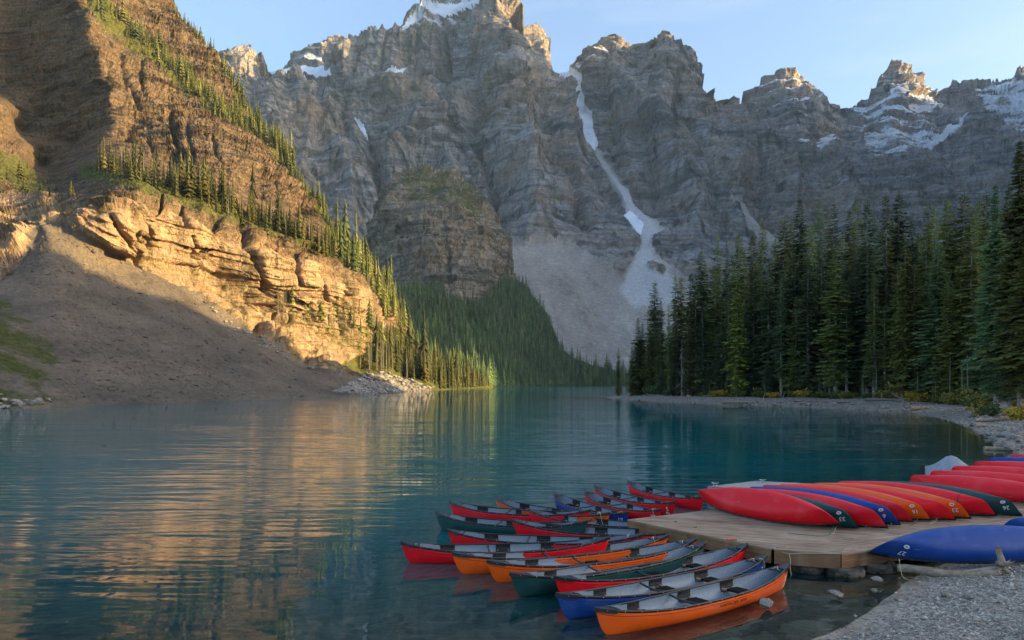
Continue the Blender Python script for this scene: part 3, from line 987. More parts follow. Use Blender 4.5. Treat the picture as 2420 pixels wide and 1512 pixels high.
BC_LINES = [(70, 32, [(1196, 120), (1202, 200), (1216, 320), (1242, 430), (1262, 540)]), (60, 26, [(1000, 285), (962, 345), (930, 430)]), (60, 26, [(1000, 285), (1040, 370), (1082, 440)]),
            (50, 24, [(1090, 300), (1132, 400), (1152, 470)]), (70, 32, [(1572, 180), (1560, 300), (1600, 420), (1642, 520)]), (50, 26, [(1452, 200), (1482, 330), (1500, 420)]),
            (60, 30, [(1700, 300), (1722, 420), (1742, 520)]), (50, 26, [(1850, 345), (1872, 450), (1902, 560)]), (50, 26, [(1957, 345), (1990, 450), (2010, 540)]), (50, 30, [(640, 250), (662, 320), (640, 430)]),
            (55, 28, [(758, 260), (800, 380), (830, 500)]), (45, 22, [(1330, 260), (1312, 340), (1330, 430)]), (45, 20, [(700, 215), (722, 330), (700, 450)]),
            (-60, 13, [(868, 322), (884, 400), (905, 480)]), (-60, 15, [(1128, 235), (1112, 330), (1166, 430), (1180, 520)]), (-55, 14, [(1290, 290), (1330, 420), (1382, 530)]), (-40, 12, [(1520, 300), (1542, 400), (1560, 470)]),
            (-60, 14, [(1640, 290), (1662, 400), (1694, 470)]), (-45, 12, [(980, 360), (1000, 430), (990, 500)]), (-45, 12, [(1440, 130), (1430, 220), (1450, 300)]), (-40, 12, [(1790, 350), (1800, 450), (1830, 540)]),
            (-50, 12, [(800, 185), (810, 280), (822, 330)]), (-40, 10, [(905, 90), (900, 180)]), (-40, 9, [(985, 70), (980, 180)]), (-35, 8, [(1120, 70), (1118, 180)])]


def bc_disp(pos, U, V, nr):
    d = far_disp((92, 40, 17), (17, 9, 4.5), 62, 0, 0.02)(pos, U, V, nr)
    d *= 1 - 0.55 * smooth(420, 640, V)
    # upper wall of the centre peak: upright pillars and chimneys
    pil = multi_poly(U, V, [[(775, 100), (950, 60), (1060, 40), (1190, 20), (1240, 180), (1180, 200), (1050, 215), (900, 185), (775, 185)]], 4, 12)
    x, y, z = pos[..., 0], pos[..., 1], pos[..., 2]
    d = d * (1 - 0.6 * pil) + pil * (26 * (ridged(x / 85, 0.3, z / 900, 2, 0.5) - 0.6) + 22 * blocks(x, z, 42, 260, 5) + 9 * blocks(x, z, 15, 60, 6))
    # the dark chimney between the two halves of the wall
    ch = np.exp(-((U - 1052 - 0.05 * (V - 100)) / 5.0) ** 2) * smooth(40, 70, V) * smooth(215, 150, V)
    d -= 75 * ch
    for amp, wid, line in BC_LINES:
        us_ = [q[0] for q in line]
        bx = (U > min(us_) - 4 * wid) & (U < max(us_) + 4 * wid)
        uu = U[bx] + 7 * fbm(U[bx] / 38, V[bx] / 38, 0.4, 3)
        q = seg_dist(uu, V[bx] + 0.0, line, False)
        d[bx] += amp * np.exp(-(q / wid) ** 1.25) * smooth(0, 60, (V - np.interp(U, [t_[0] for t_ in bc_top], [t_[1] for t_ in bc_top]))[bx])
    soft = np.clip(multi_poly(U, V, scree_poly, 3, 16) * 1.25 - multi_poly(U, V, rock_isles, 3, 3), 0, 1)
    soft = np.maximum(soft, multi_poly(U, V, glacier + gully_snow + low_snow + cap_snow, 3, 4))
    fine = 1.8 * fbm(x / 30, y / 30, z / 30, 3, 0.6) + 7 * fbm(x / 160 + 0.002 * z, y / 500, z / 600, 2)
    return d * (1 - soft) + soft * fine


bc = Relief(470, 2780, 2.0, 430, bc_top, bc_bot, bc_ctrl, bc_disp, jagger(4, 13, 2.4, 5, 1.4), skirt=60)
lab = np.zeros(bc.U.shape, int)
lab[bc.U + 4 * fbm(bc.U / 30, bc.V / 30, 0.2, 3) > np.interp(bc.V, [160, 240, 350, 420, 480, 640, 900], [1334, 1350, 1400, 1444, 1478, 1500, 1510])] = 1
s_m = np.clip(multi_poly(bc.U, bc.V, scree_poly, 5, 1.0) - multi_poly(bc.U, bc.V, rock_isles, 4, 1.0), 0, 1)
lab[s_m > 0.5] = 2
for k, pl in ((3, glacier), (4, gully_snow), (5, low_snow), (6, cap_snow)):
    lab[multi_poly(bc.U, bc.V, pl, 2.2, 0.8) > 0.5] = k
dust = 0.75 * multi_poly(bc.U, bc.V, [[(940, 80), (985, 20), (1100, -60), (1180, -30), (1190, 10), (1100, 40), (1040, 60), (1000, 70)],
                                      [(900, 165), (960, 160), (990, 172), (940, 190), (905, 185)], [(1360, 150), (1450, 120), (1480, 150), (1400, 180), (1370, 200)]], 9, 8)
bveg = multi_poly(bc.U, bc.V, [[(930, 390), (1060, 395), (1150, 480), (1100, 470)]], 8, 10) * 0.0
at = {'snow': dust, 'veg': bveg, 'pale': multi_poly(bc.U, bc.V, [[(1405, 350), (1450, 410), (1495, 460), (1535, 510), (1562, 545), (1538, 570), (1545, 610), (1590, 660), (1600, 720), (1500, 730), (1462, 690), (1500, 610), (1520, 560), (1480, 490)]], 8, 9)}
main_peak = bc.build('mountain', M_FAR, lab, 0, at, kind='structure', label='tall grey central massif with pillared summit wall above the glacier')
second_peak = bc.build('mountain', M_FAR, lab, 1, at, kind='structure', label='banded blunt peak beside the snow gully and its long brown ridge')
bc.build('scree_slope', M_SCREE, lab, 2, at, kind='structure', label='pale grey scree fan spilling from the snow gully to the forest')
bc.build('glacier', M_SNOW, lab, 3, at, parent=main_peak)
bc.build('snow_gully', M_SNOW, lab, 4, at, parent=second_peak)
bc.build('snow_patch', M_SNOW, lab, 5, at, parent=second_peak)
bc.build('snow_cap', M_SNOW, lab, 6, at, parent=main_peak)

# ================================================================== rounded buttress in the middle
dm_top = [(840, 600), (860, 545), (880, 492), (905, 440), (930, 406), (960, 389), (1000, 392), (1050, 403), (1080, 418), (1110, 440), (1140, 475), (1165, 505),
          (1182, 535), (1192, 568), (1198, 600), (1206, 640), (1216, 700), (1226, 780)]
dm_ctrl = [(850, 600, 1700), (880, 492, 1690), (930, 406, 1740), (960, 389, 1780), (1050, 403, 1780), (1110, 440, 1740), (1165, 505, 1680), (1192, 570, 1640), (1206, 640, 1620),
           (1220, 760, 1560), (930, 480, 1560), (1000, 450, 1600), (1060, 470, 1560), (1110, 500, 1530), (980, 540, 1440), (1060, 530, 1430), (1140, 560, 1450), (900, 600, 1540),
           (960, 650, 1360), (1060, 640, 1340), (1150, 650, 1370), (1185, 640, 1480), (860, 700, 1580), (960, 760, 1230), (1100, 760, 1210), (1180, 760, 1330)]


def dm_disp(pos, U, V, nr):
    d = far_disp((44, 19, 8), (9, 4.5, 2.2), 15, 350, 0.0, 0.45)(pos, U, V, nr)
    x, y, z = pos[..., 0], pos[..., 1], pos[..., 2]
    wall = smooth(480, 540, V)
    return d + wall * (7 * blocks(x, z, 26, 60, 7) + 4 * blocks(x, z, 9, 22, 8) + 5 * (ridged(x / 40, y / 80, z / 300, 2) - 0.6))


dome = Relief(840, 1226, 1.5, 260, dm_top, [(840, 760), (1226, 800)], dm_ctrl, dm_disp, jagger(2.5, 10, 1.5, 5, 6.1), skirt=120)
d_veg = multi_poly(dome.U, dome.V, [[(945, 385), (1060, 400), (1115, 440), (1160, 495), (1150, 540), (1060, 500), (960, 480), (930, 430)]], 8, 20) * 0.58
dome.build('mountain', M_DOME, attrs={'veg': d_veg, 'snow': d_veg * 0}, kind='structure', label='dark rounded rock buttress with greenery on its crown below the central massif')

# ================================================================== forested slope at the lake end
fs_top = [(860, 690), (930, 668), (985, 668), (1040, 690), (1080, 706), (1130, 716), (1165, 690), (1195, 656), (1215, 652), (1240, 672), (1270, 712), (1296, 752), (1312, 790),
          (1326, 818), (1345, 838), (1372, 852), (1410, 866), (1460, 876), (1520, 884), (1600, 888), (1720, 892)]
fs_bot = [(860, 925), (1100, 917), (1150, 914.5), (1210, 912.2), (1300, 910.8), (1400, 910.3), (1720, 910.3)]
fs_ctrl = [(u, v, 7585 / (v - 904.5)) for u, v in fs_bot] + [(900, 680, 1120), (985, 668, 1180), (1080, 706, 1200), (1130, 716, 1220), (1200, 655, 1420), (1260, 700, 1400),
           (1312, 790, 1370), (1350, 846, 1345), (1400, 862, 1345), (1520, 880, 1345), (1000, 800, 980), (1150, 800, 1100), (1250, 840, 1200), (1050, 880, 800), (1720, 890, 1345)]
fslope = Relief(860, 1720, 3.0, 120, fs_top, fs_bot, fs_ctrl,
                lambda p, U, V, n: 4 * fbm(p[..., 0] / 40, p[..., 1] / 40, p[..., 2] / 40, 4), jagger(2, 14, 1, 5, 9.1), skirt=8)


def floor_material():
    m = MT('forest_floor')
    n = m.noise(m.pos, 0.06, 6, 0.7)
    return m.bsdf(m.ramp(n, [(0.3, (0.022, 0.030, 0.014)), (0.6, (0.06, 0.065, 0.028)), (0.8, (0.14, 0.13, 0.09))]), 0.95)


M_FLOOR = floor_material()
fslope.build('forest_hill', M_FLOOR, kind='structure', label='steep forested slope at the far end of the lake')

# ================================================================== big sunlit mountainside beside the lake
lf_top = [(-140, -320), (0, -270), (200, -170), (330, -75), (400, 0), (425, 38), (450, 62), (475, 90), (500, 126), (520, 150), (540, 180), (560, 212), (590, 262), (610, 292),
          (640, 332), (680, 382), (720, 440), (760, 500), (790, 546), (830, 592), (870, 632), (900, 664), (930, 704), (945, 745), (960, 790), (985, 830), (1020, 858),
          (1060, 878), (1110, 896), (1165, 908)]
lf_bot = [(-140, 971), (0, 965), (200, 959), (400, 952), (620, 945), (830, 936), (930, 929), (1030, 922), (1100, 918.5), (1165, 915)]


def talus_y(u, v):
    S = np.interp(u, [-140, 0, 400, 830, 1030], [98, 88, 75, 56, 46])
    return (0.7 * S + 4.3) / (0.7 * (U0 - u) / F - (V0 - v) / F)


lf_ctrl = [(u, v, 7585 / (v - 904.5)) for u, v in lf_bot]
for u, v in ((150, 750), (300, 800), (300, 700), (450, 850), (450, 770), (600, 890), (200, 650), (150, 860), (0, 880), (0, 780), (300, 890), (600, 835), (720, 900)):
    lf_ctrl.append((u, v, talus_y(u, v)))
lf_ctrl += [(110, 537, 240), (60, 600, 232), (0, 655, 218), (-100, 660, 205), (300, 612, 264), (480, 705, 290), (600, 782, 310), (720, 852, 330), (850, 870, 375), (950, 893, 430),
            (350, 560, 269), (480, 610, 295), (600, 650, 316), (750, 720, 344), (880, 760, 390), (800, 830, 351), (420, 640, 282), (690, 800, 325), (400, 560, 279), (540, 640, 305), (670, 690, 331), (820, 740, 366), (900, 820, 400),
            (330, 448, 272), (400, 470, 284), (480, 486, 300), (540, 520, 311), (600, 552, 322), (680, 580, 336), (760, 602, 352), (850, 652, 386), (930, 740, 436), (240, 480, 255), (260, 560, 250), (280, 460, 263),
            (330, 412, 330), (480, 452, 350), (600, 518, 370), (760, 570, 402), (850, 622, 428),
            (450, 350, 480), (600, 430, 490), (700, 500, 490), (610, 292, 650), (500, 128, 740), (400, 0, 810), (720, 440, 565), (790, 546, 515), (870, 632, 505), (930, 704, 505),
            (985, 830, 515), (1060, 878, 600), (300, 80, 695), (450, 200, 650), (550, 290, 605), (350, 200, 605), (450, 300, 545), (300, 330, 505), (400, 390, 458), (640, 370, 580),
            (190, -10, 645), (215, 60, 612), (240, 140, 578), (262, 220, 545), (275, 290, 515), (330, 350, 480), (215, 0, 660), (250, 80, 640), (290, 220, 570), (300, 280, 535),
            (165, 30, 655), (195, 150, 598), (220, 240, 560), (0, 0, 700), (100, 0, 682), (0, 130, 655), (100, 150, 622), (50, 300, 590), (150, 280, 572), (180, 350, 535), (110, 330, 562), (60, 80, 655),
            (100, 390, 540), (0, 215, 625), (50, 310, 585), (0, 256, 500), (50, 350, 455), (110, 425, 420), (0, 400, 345), (100, 460, 300), (190, 450, 300), (50, 520, 262), (0, 560, 248), (150, 520, 256),
            (0, -260, 790), (200, -165, 760), (880, 830, 385), (930, 860, 420), (1000, 880, 450)]
TALUS = [[(-200, 690), (0, 662), (40, 625), (85, 560), (110, 532), (150, 545), (230, 575), (300, 610), (400, 660), (480, 706), (600, 786), (720, 856), (800, 885), (900, 905),
          (1030, 921), (1030, 990), (-200, 1000)]]
LOWCLIFF = [[(-200, 400), (100, 440), (230, 470), (330, 448), (480, 484), (600, 550), (760, 600), (850, 650), (930, 735), (960, 800), (930, 830), (860, 850), (740, 850), (610, 780),
             (480, 705), (300, 610), (110, 535), (60, 610), (-200, 680)]]
DARK = [[(-200, -400), (190, -200), (190, 0), (232, 90), (262, 220), (300, 330), (240, 380), (110, 420), (0, 250), (-200, 100)]]
LOWER_R = [[(800, 870), (850, 835), (920, 800), (960, 800), (1200, 900), (1200, 930), (1000, 930)]]


LF_LINES = [(-5, 4, [(346, 468), (351, 523), (362, 591)]), (-5, 4, [(312, 540), (323, 613), (344, 642)]), (-6, 6, [(561, 502), (570, 541), (590, 570)]), (-6, 6, [(588, 584), (609, 642), (626, 695)]),
            (-6, 22, [(520, 650), (570, 690), (620, 725)]), (-5, 3, [(380, 462), (387, 505)]), (-5, 4, [(430, 477), (441, 535)]), (-5, 4, [(674, 750), (681, 817)]), (-5, 4, [(638, 752), (649, 803)]),
            (-5, 5, [(262, 513), (287, 559), (312, 605)]), (-4, 4, [(455, 560), (462, 640)]), (-4, 4, [(700, 600), (708, 670)]), (-4, 4, [(760, 640), (772, 710)]), (-4, 4, [(820, 670), (835, 730)]), (-4, 4, [(520, 510), (528, 590)]),
            (-4, 4, [(800, 710), (806, 790)]), (-4, 4, [(725, 710), (735, 790)]), (-4, 4, [(880, 720), (888, 790)]),
            (-6, 6, [(285, 130), (300, 200), (330, 260)]), (-5, 5, [(330, 150), (340, 230)]), (-6, 6, [(400, 270), (412, 330), (430, 380)]), (-5, 5, [(440, 300), (455, 380)]), (-5, 5, [(500, 330), (540, 420)]),
            (-5, 5, [(350, 330), (370, 390)]), (-5, 5, [(560, 380), (620, 470)]), (-5, 5, [(640, 420), (700, 510)])]


def lf_disp(pos, U, V, nr):
    x, y, z = pos[..., 0], pos[..., 1], pos[..., 2]
    w = 5 * fbm(x / 90, y / 90, z / 140, 3)
    s = z + 0.04 * y + w
    d = np.zeros(x.shape)
    for p_, a_ in ((21, 3.2), (8.3, 1.5), (3.4, 0.7)):
        k = 0.5 + 1.0 * smooth(-0.35, 0.35, perlin(x / (p_ * 6), y / (p_ * 6), z / (p_ * 3)))
        d -= a_ * k * saw(s / p_ + 0.35 * perlin(x / (p_ * 3), y / (p_ * 3), 2.0))
    # upright pillars and clefts in the low cliff, slabs tilted up-slope above it
    low = multi_poly(U, V, LOWCLIFF, 5, 14)
    dark = multi_poly(U, V, DARK, 5, 8)
    up = np.clip(1 - low - dark, 0, 1)
    st = 0.75 * y - 0.66 * x + 2.0 * perlin(x / 9, y / 9, z / 9)
    zb = z + 0.03 * st + 0.8 * perlin(x / 30, y / 30, 0.4)
    pil = 5.0 * (ridged(x / 50, y / 44, z / 300, 2, 0.5) - 0.62) + 3.6 * blocks(st, z, 9, 40, 2) + 3.2 * courses(st, zb, 9, 9.5, 1) + 2.6 * courses(st, zb, 4.0, 3.6, 2) + 1.5 * courses(st, zb, 1.8, 1.4, 3)
    st2 = st + 0.8 * z
    slab = 1.6 * courses(st, zb, 7, 3.6, 6) + 5.0 * (ridged(x / 55 + z / 110, y / 58, z / 105, 2, 0.5) - 0.62) + 5.0 * blocks(st2, z - 0.35 * st, 14, 8.5, 4) + 2.6 * blocks(st2, z - 0.35 * st, 6, 3.6, 5) + 1.6 * blocks(st2, z, 2.6, 2.0, 6) + 0.7 * blocks(st2, z, 1.2, 1.0, 8)
    wall = 3.0 * (ridged(x / 60, y / 60, z / 260, 2) - 0.6) + 2.6 * courses(x, zb, 26, 7.5, 4) + 1.5 * courses(x, zb, 9, 2.8, 5)
    d = d * (0.55 * low + 0.5 * up + 0.8 * dark) + low * pil + up * slab + dark * wall
    d += 0.5 * fbm(x / 3.2, y / 3.2, z / 2.6, 2, 0.6)
    for amp, wid, line in LF_LINES:
        us_ = [q[0] for q in line]
        bx = (U > min(us_) - 4 * wid) & (U < max(us_) + 4 * wid)
        q = seg_dist(U[bx] + 3 * fbm(U[bx] / 12, V[bx] / 12, 0.4, 3), V[bx], line, False)
        d[bx] += amp * np.exp(-(q / wid) ** 1.6)
    soft = np.maximum(multi_poly(U, V, TALUS, 4, 8), 0.85 * multi_poly(U, V, LOWER_R, 5, 12))
    fine = 1.0 * fbm(x / 14, y / 14, z / 14, 2) + 0.30 * fbm(x / 2.2, y / 2.2, z / 2.2, 2, 0.6)
    return d * (1 - soft) + soft * fine


left = Relief(-140, 1165, 1.9, 600, lf_top, lf_bot, lf_ctrl, lf_disp, jagger(3, 12, 2.2, 5, 3.3), back=0.12, skirt=8)
l_t = multi_poly(left.U, left.V, TALUS, 4, 1.0)
lab = (l_t > 0.5).astype(int)
lveg = multi_poly(left.U, left.V, [[(200, -40), (330, 60), (480, 190), (620, 300), (640, 340), (600, 330), (440, 220), (300, 120), (190, 20)],
                                   [(180, 380), (330, 400), (480, 455), (620, 520), (770, 575), (850, 640), (760, 610), (600, 555), (470, 490), (330, 460), (180, 430)],
                                   [(420, 20), (560, 200), (700, 400), (800, 545), (930, 690), (960, 760), (900, 690), (760, 540), (560, 250)],
                                   [(-50, 330), (60, 380), (130, 460), (60, 470), (-50, 420)]], 10, 14) * 0.66
lveg = np.maximum(lveg, multi_poly(left.U, left.V, LOWER_R, 6, 10) * 1.25)
lveg = np.maximum(lveg, multi_poly(left.U, left.V, [[(620, 725), (760, 760), (940, 770), (960, 830), (860, 850), (760, 800), (640, 760)]], 10, 10) * 0.55)
tveg = multi_poly(left.U, left.V, [[(-140, 670), (20, 680), (60, 720), (140, 800), (160, 870), (120, 920), (300, 945), (330, 955), (-140, 980)],
                                   [(80, 790), (130, 780), (160, 840), (120, 860)], [(445, 700), (520, 712), (600, 765), (560, 770), (480, 725)]], 16, 30) * 0.66
tveg = np.maximum(tveg, multi_poly(left.U, left.V, [[(820, 870), (930, 880), (1040, 915), (1000, 925), (880, 900)]], 8, 8) * 0.5)
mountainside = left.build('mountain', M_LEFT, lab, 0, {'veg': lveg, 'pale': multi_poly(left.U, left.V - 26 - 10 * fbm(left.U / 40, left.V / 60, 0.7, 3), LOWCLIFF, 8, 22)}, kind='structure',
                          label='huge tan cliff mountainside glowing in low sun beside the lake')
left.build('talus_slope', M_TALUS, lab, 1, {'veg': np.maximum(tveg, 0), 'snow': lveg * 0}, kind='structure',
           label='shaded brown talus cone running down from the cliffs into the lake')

# ================================================================== valley side outside the view, crest shaped to throw the evening shade
crest = np.array([(-700, 430, 130), (-200, 410, 125), (0, 395, 122), (60, 398, 126), (100, 400, 140), (127, 405, 152), (160, 415, 162), (185, 425, 158), (211, 436, 150), (235, 440, 138), (250, 445, 126),
                  (300, 455, 108), (380, 480, 88), (450, 530, 74), (600, 640, 66), (660, 690, 80), (710, 730, 165), (770, 790, 240), (850, 830, 330), (900, 880, 400), (1000, 965, 500), (1300, 1230, 830), (1700, 1560, 1330), (2000, 1850, 1740),
                  (2200, 2050, 1850), (2600, 2420, 1900), (2700, 2500, 1890), (3300, 3050, 1880), (4300, 3900, 1850)], float)
ys = np.concatenate([np.arange(-700, 1000, 12.0), np.arange(1000, 4300, 40.0)])
cx = np.interp(ys, crest[:, 0], crest[:, 1])
ch = np.interp(ys, crest[:, 0], crest[:, 2]) * (1 + 0.08 * fbm(ys / 70, 0.3, 0.8, 4)) + 7 * perlin(ys / 22, 0.2, 0.1)
prof = np.array([(-0.62, -0.02), (-0.45, 0.18), (-0.3, 0.42), (-0.15, 0.75), (0, 1.0), (0.3, 0.8), (0.9, 0.4), (1.8, -0.02)])
vv = []
for k, (px, pz) in enumerate(prof):
    off = px * np.minimum(ch, 330) * 1.0
    zz = pz * ch + 6 * fbm(ys / 40, k * 3.1, 0.5, 3) * (0.2 if abs(px) > 0.5 and pz < 0 else 1)
    vv.append(np.stack([cx + off, ys, np.where(pz < 0, -6, zz)], -1))
vv = np.array(vv)
i = np.arange(vv.shape[0] * vv.shape[1]).reshape(vv.shape[:2])
ff = np.stack([i[:-1, :-1], i[:-1, 1:], i[1:, 1:], i[1:, :-1]], -1).reshape(-1, 4)
obj('hill', mesh_np('hill', vv.reshape(-1, 3), ff, True), M_FLOOR, kind='structure', label='unseen valley side shaped to keep the canoe beach in evening shade')



# ------------------------------------------------------------------ evening haze in the valley air
hz = MT('valley_air')
pv = hz.n('ShaderNodeVolumePrincipled')
pv.inputs['Color'].default_value = (0.52, 0.77, 1.0, 1)
pv.inputs['Density'].default_value = 0.00003
pv.inputs['Anisotropy'].default_value = 0.0
hz.t.links.new(pv.outputs[0], hz.out.inputs['Volume'])
mb = MB()
hx0, hx1, hy0, hy1, hz0, hz1 = -1500, 4700, -1000, 5700, -14.0, 2150
mb.box(((hx0 + hx1) / 2, (hy0 + hy1) / 2, (hz0 + hz1) / 2), (hx1 - hx0, hy1 - hy0, hz1 - hz0))
obj('haze', mb.mesh('haze'), hz.m, kind='stuff', label='thin evening haze filling the valley')


# ================================================================== shore, lake bed and water
shore_px = [(1420, 938), (1480, 944), (1560, 948), (1640, 952), (1800, 957), (1950, 962), (2100, 970), (2150, 972), (2220, 985), (2290, 1005), (2340, 1030), (2370, 1050), (2419, 1075)]
shore = [G(u, v)[:2] for u, v in shore_px]
LAND = [(900, 900), (330, 640), (150, 420), (66, 285)] + shore + [(31.5, 39), (29, 34), (24, 28), (17, 23.0), (12, 19.2), (9.6, 17.2), (8.6, 16.2), (7.6, 15.0), (6.7, 14.0), (5.9, 13.2),
                                                               (4.9, 12.4), (2.5, 10.6), (-2, 9), (-14, 7), (-60, 2), (-110, -60), (-1600, -200), (-1600, -1900), (5500, -1900), (5500, 900)]


def signed_shore(x, y):
    s = seg_dist(x, y, LAND)
    return np.where(inside(x, y, LAND), s, -s)


def ground_z(x, y, sd=None):
    if sd is None:
        sd = signed_shore(x, y)
    dn = np.maximum(sd, 0)
    land = 1.45 * (1 - np.exp(-dn / 11.0)) + 0.045 * dn * smooth(14, 40, dn) + 4.5 * smooth(60, 200, dn) - 0.02 * np.maximum(dn - 60, 0)
    land = np.minimum(land, 9)
    # the bank right under the viewpoint and behind it stays low
    d = np.maximum(-sd, 0)
    bed = -(0.075 * d + 0.004 * d * d)
    bed = np.maximum(bed, -9)
    n = 0.05 * fbm(x / 1.1, y / 1.1, 0.3, 4) + 0.25 * fbm(x / 9, y / 9, 0.3, 3) * smooth(3, 15, np.abs(sd))
    return np.where(sd > 0, land, bed) + n * smooth(0.0, 1.5, np.abs(sd) + 0.25)


def axis(a, b, step, lo, hi, g=1.09, big=900.0):
    c = list(np.arange(a, b, step))
    s = step
    while c[-1] < hi:
        s = min(s * g, big)
        c.append(c[-1] + s)
    s = step
    while c[0] > lo:
        s = min(s * g, big)
        c.insert(0, c[0] - s)
    return np.array(c)


gx = np.clip(axis(-5, 17, 0.13, -1400, 4600, 1.09, 500), -1450, 4650)
gy = np.clip(axis(9, 24, 0.13, -900, 5500, 1.05, 500), -950, 5600)
GX, GY = np.meshgrid(gx, gy)
SD = signed_shore(GX, GY)
GZ = ground_z(GX, GY, SD)
far = np.maximum(np.maximum(np.abs(GX) - 1500, 0), np.maximum(GY - 1700, 0))
gi = np.arange(GX.size).reshape(GX.shape)
gf = np.stack([gi[:-1, :-1], gi[:-1, 1:], gi[1:, 1:], gi[1:, :-1]], -1).reshape(-1, 4)
obj('ground', mesh_np('ground', np.stack([GX, GY, GZ], -1).reshape(-1, 3), gf, True, {'sd': SD.ravel()}), M_GROUND, kind='structure',
    label='gravel shore, stony lake bed and forest floor')

wx = axis(-6, 20, 0.5, -1200, 1500, 1.06, 60)
wy = axis(8, 40, 0.4, -40, 1720, 1.04, 60)
WX, WY = np.meshgrid(wx, wy)
wsd = signed_shore(WX, WY)
wdep = np.maximum(0, -ground_z(WX, WY, wsd))
path = np.sqrt(1 + (WY / 4.3) ** 2)          # nothing but the water's own murk: deeper water shows less of the bed
murk = 1 - np.exp(-wdep * 0.62)
dd = np.hypot(WX - 3.0, WY - 15.5)
calm = 0.10 + 0.90 * smooth(4.5, 15.0, np.hypot((WX - 4.0) * 0.8, WY - 15.5)) * smooth(-2, 14, -wsd + 2.0)
wi = np.arange(WX.size).reshape(WX.shape)
wf = np.stack([wi[:-1, :-1], wi[:-1, 1:], wi[1:, 1:], wi[1:, :-1]], -1).reshape(-1, 4)
obj('water', mesh_np('water', np.stack([WX, WY, WX * 0], -1).reshape(-1, 3), wf, True, {'depth': murk.ravel(), 'calm': calm.ravel()}), M_WATER, kind='structure',
    label='teal lake water with low ripples and golden reflections')


# ================================================================== spruces
def spruce_meshes(seed, H, R, base=0.06, dz=0.36, nb=6, nodes=4, droop=0.35, sparse=0.0, sticks=14):
    """crown of drooping needle sprays and a tapered trunk with dead twigs; natural size in metres"""
    r = random.Random(seed)
    V, Fc = [], []
    z = base * H
    lump = [r.uniform(0.75, 1.2) for _ in range(14)]
    while z < H * 0.985:
        t = (z - base * H) / (H - base * H)
        rad = R * min(1.0, 0.50 + t * 3.5) * (1 - t) ** 0.78 * (0.8 + 0.4 * r.random()) * lump[int(t * 13.9)] + 0.12
        n = nb if t < 0.75 else max(3, nb - 2)
        a0 = r.random() * 6.28
        for k in range(n):
            if r.random() < sparse:
                continue
            a = a0 + k * 6.283 / n + r.uniform(-0.35, 0.35)
            L = rad * r.uniform(0.55, 1.18)
            ca, sa = math.cos(a), math.sin(a)
            lift = 0.25 * smooth(0.7, 1.0, t) * L
            dr = droop * (1 - 0.75 * t)
            m = nodes if L > 0.7 else max(2, nodes - 2)
            zz = z + r.uniform(-0.12, 0.12)
            for j in range(m):
                q = (j + 0.6) / m
                px, py = ca * L * q, sa * L * q
                pz = zz - dr * L * q * (1.25 - 0.45 * q) + lift * q
                sl = (0.34 * L * (1 - 0.45 * q) + 0.16) * r.uniform(0.75, 1.25)
                for sd in (-1, 1, 0):
                    b = a + sd * r.uniform(0.55, 1.05) + (r.uniform(-0.25, 0.25) if sd == 0 else 0)
                    dx, dy = math.cos(b), math.sin(b)
                    hang = r.uniform(0.15, 0.55) if sd else r.uniform(0.0, 0.35)
                    wd = sl * r.uniform(0.26, 0.42)
                    ex, ey, ez = px + dx * sl, py + dy * sl, pz - hang * sl
                    mx, my, mz = px + dx * sl * 0.5, py + dy * sl * 0.5, pz - hang * sl * 0.35
                    bi = len(V)
                    V += [(px, py, pz), (mx - dy * wd, my + dx * wd, mz - wd * r.uniform(0.1, 0.9)), (ex, ey, ez), (mx + dy * wd, my - dx * wd, mz - wd * r.uniform(0.1, 0.9))]
                    Fc += [(bi, bi + 1, bi + 2), (bi, bi + 2, bi + 3)]
        z += dz * r.uniform(0.75, 1.25) * (0.65 + 0.5 * (1 - t))
    bi = len(V)
    V += [(-0.06, 0, H * 0.95), (0.06, 0, H * 0.95), (0, 0, H * 1.015), (0, -0.06, H * 0.95), (0, 0.06, H * 0.95)]
    Fc += [(bi, bi + 1, bi + 2), (bi + 3, bi + 4, bi + 2)]
    crown = mesh_np('crown', V, Fc)
    mb = MB()
    r0 = 0.0088 * H + 0.05
    wob = [(r.uniform(-.05, .05), r.uniform(-.05, .05)) for _ in range(7)]
    mb.tube([(wob[i][0], wob[i][1], H * f) for i, f in enumerate((-0.02, 0.02, 0.15, 0.35, 0.6, 0.85, 1.0))], [r0 * 1.5, r0 * 1.1, r0 * 0.95, r0 * 0.8, r0 * 0.5, r0 * 0.2, 0.012], 7)
    for _ in range(sticks):
        zz = r.uniform(0.04, max(base + 0.12, 0.2)) * H
        a = r.random() * 6.283
        L = R * r.uniform(0.3, 0.7)
        p0 = Vector((math.cos(a) * r0 * 0.5, math.sin(a) * r0 * 0.5, zz))
        mb.tube([p0, p0 + Vector((math.cos(a) * L * 0.6, math.sin(a) * L * 0.6, -0.15 * L)), p0 + Vector((math.cos(a + .2) * L, math.sin(a + .2) * L, -0.45 * L))], [0.03, 0.02, 0.008], 3, False)
    return crown, mb.mesh('trunk', True)


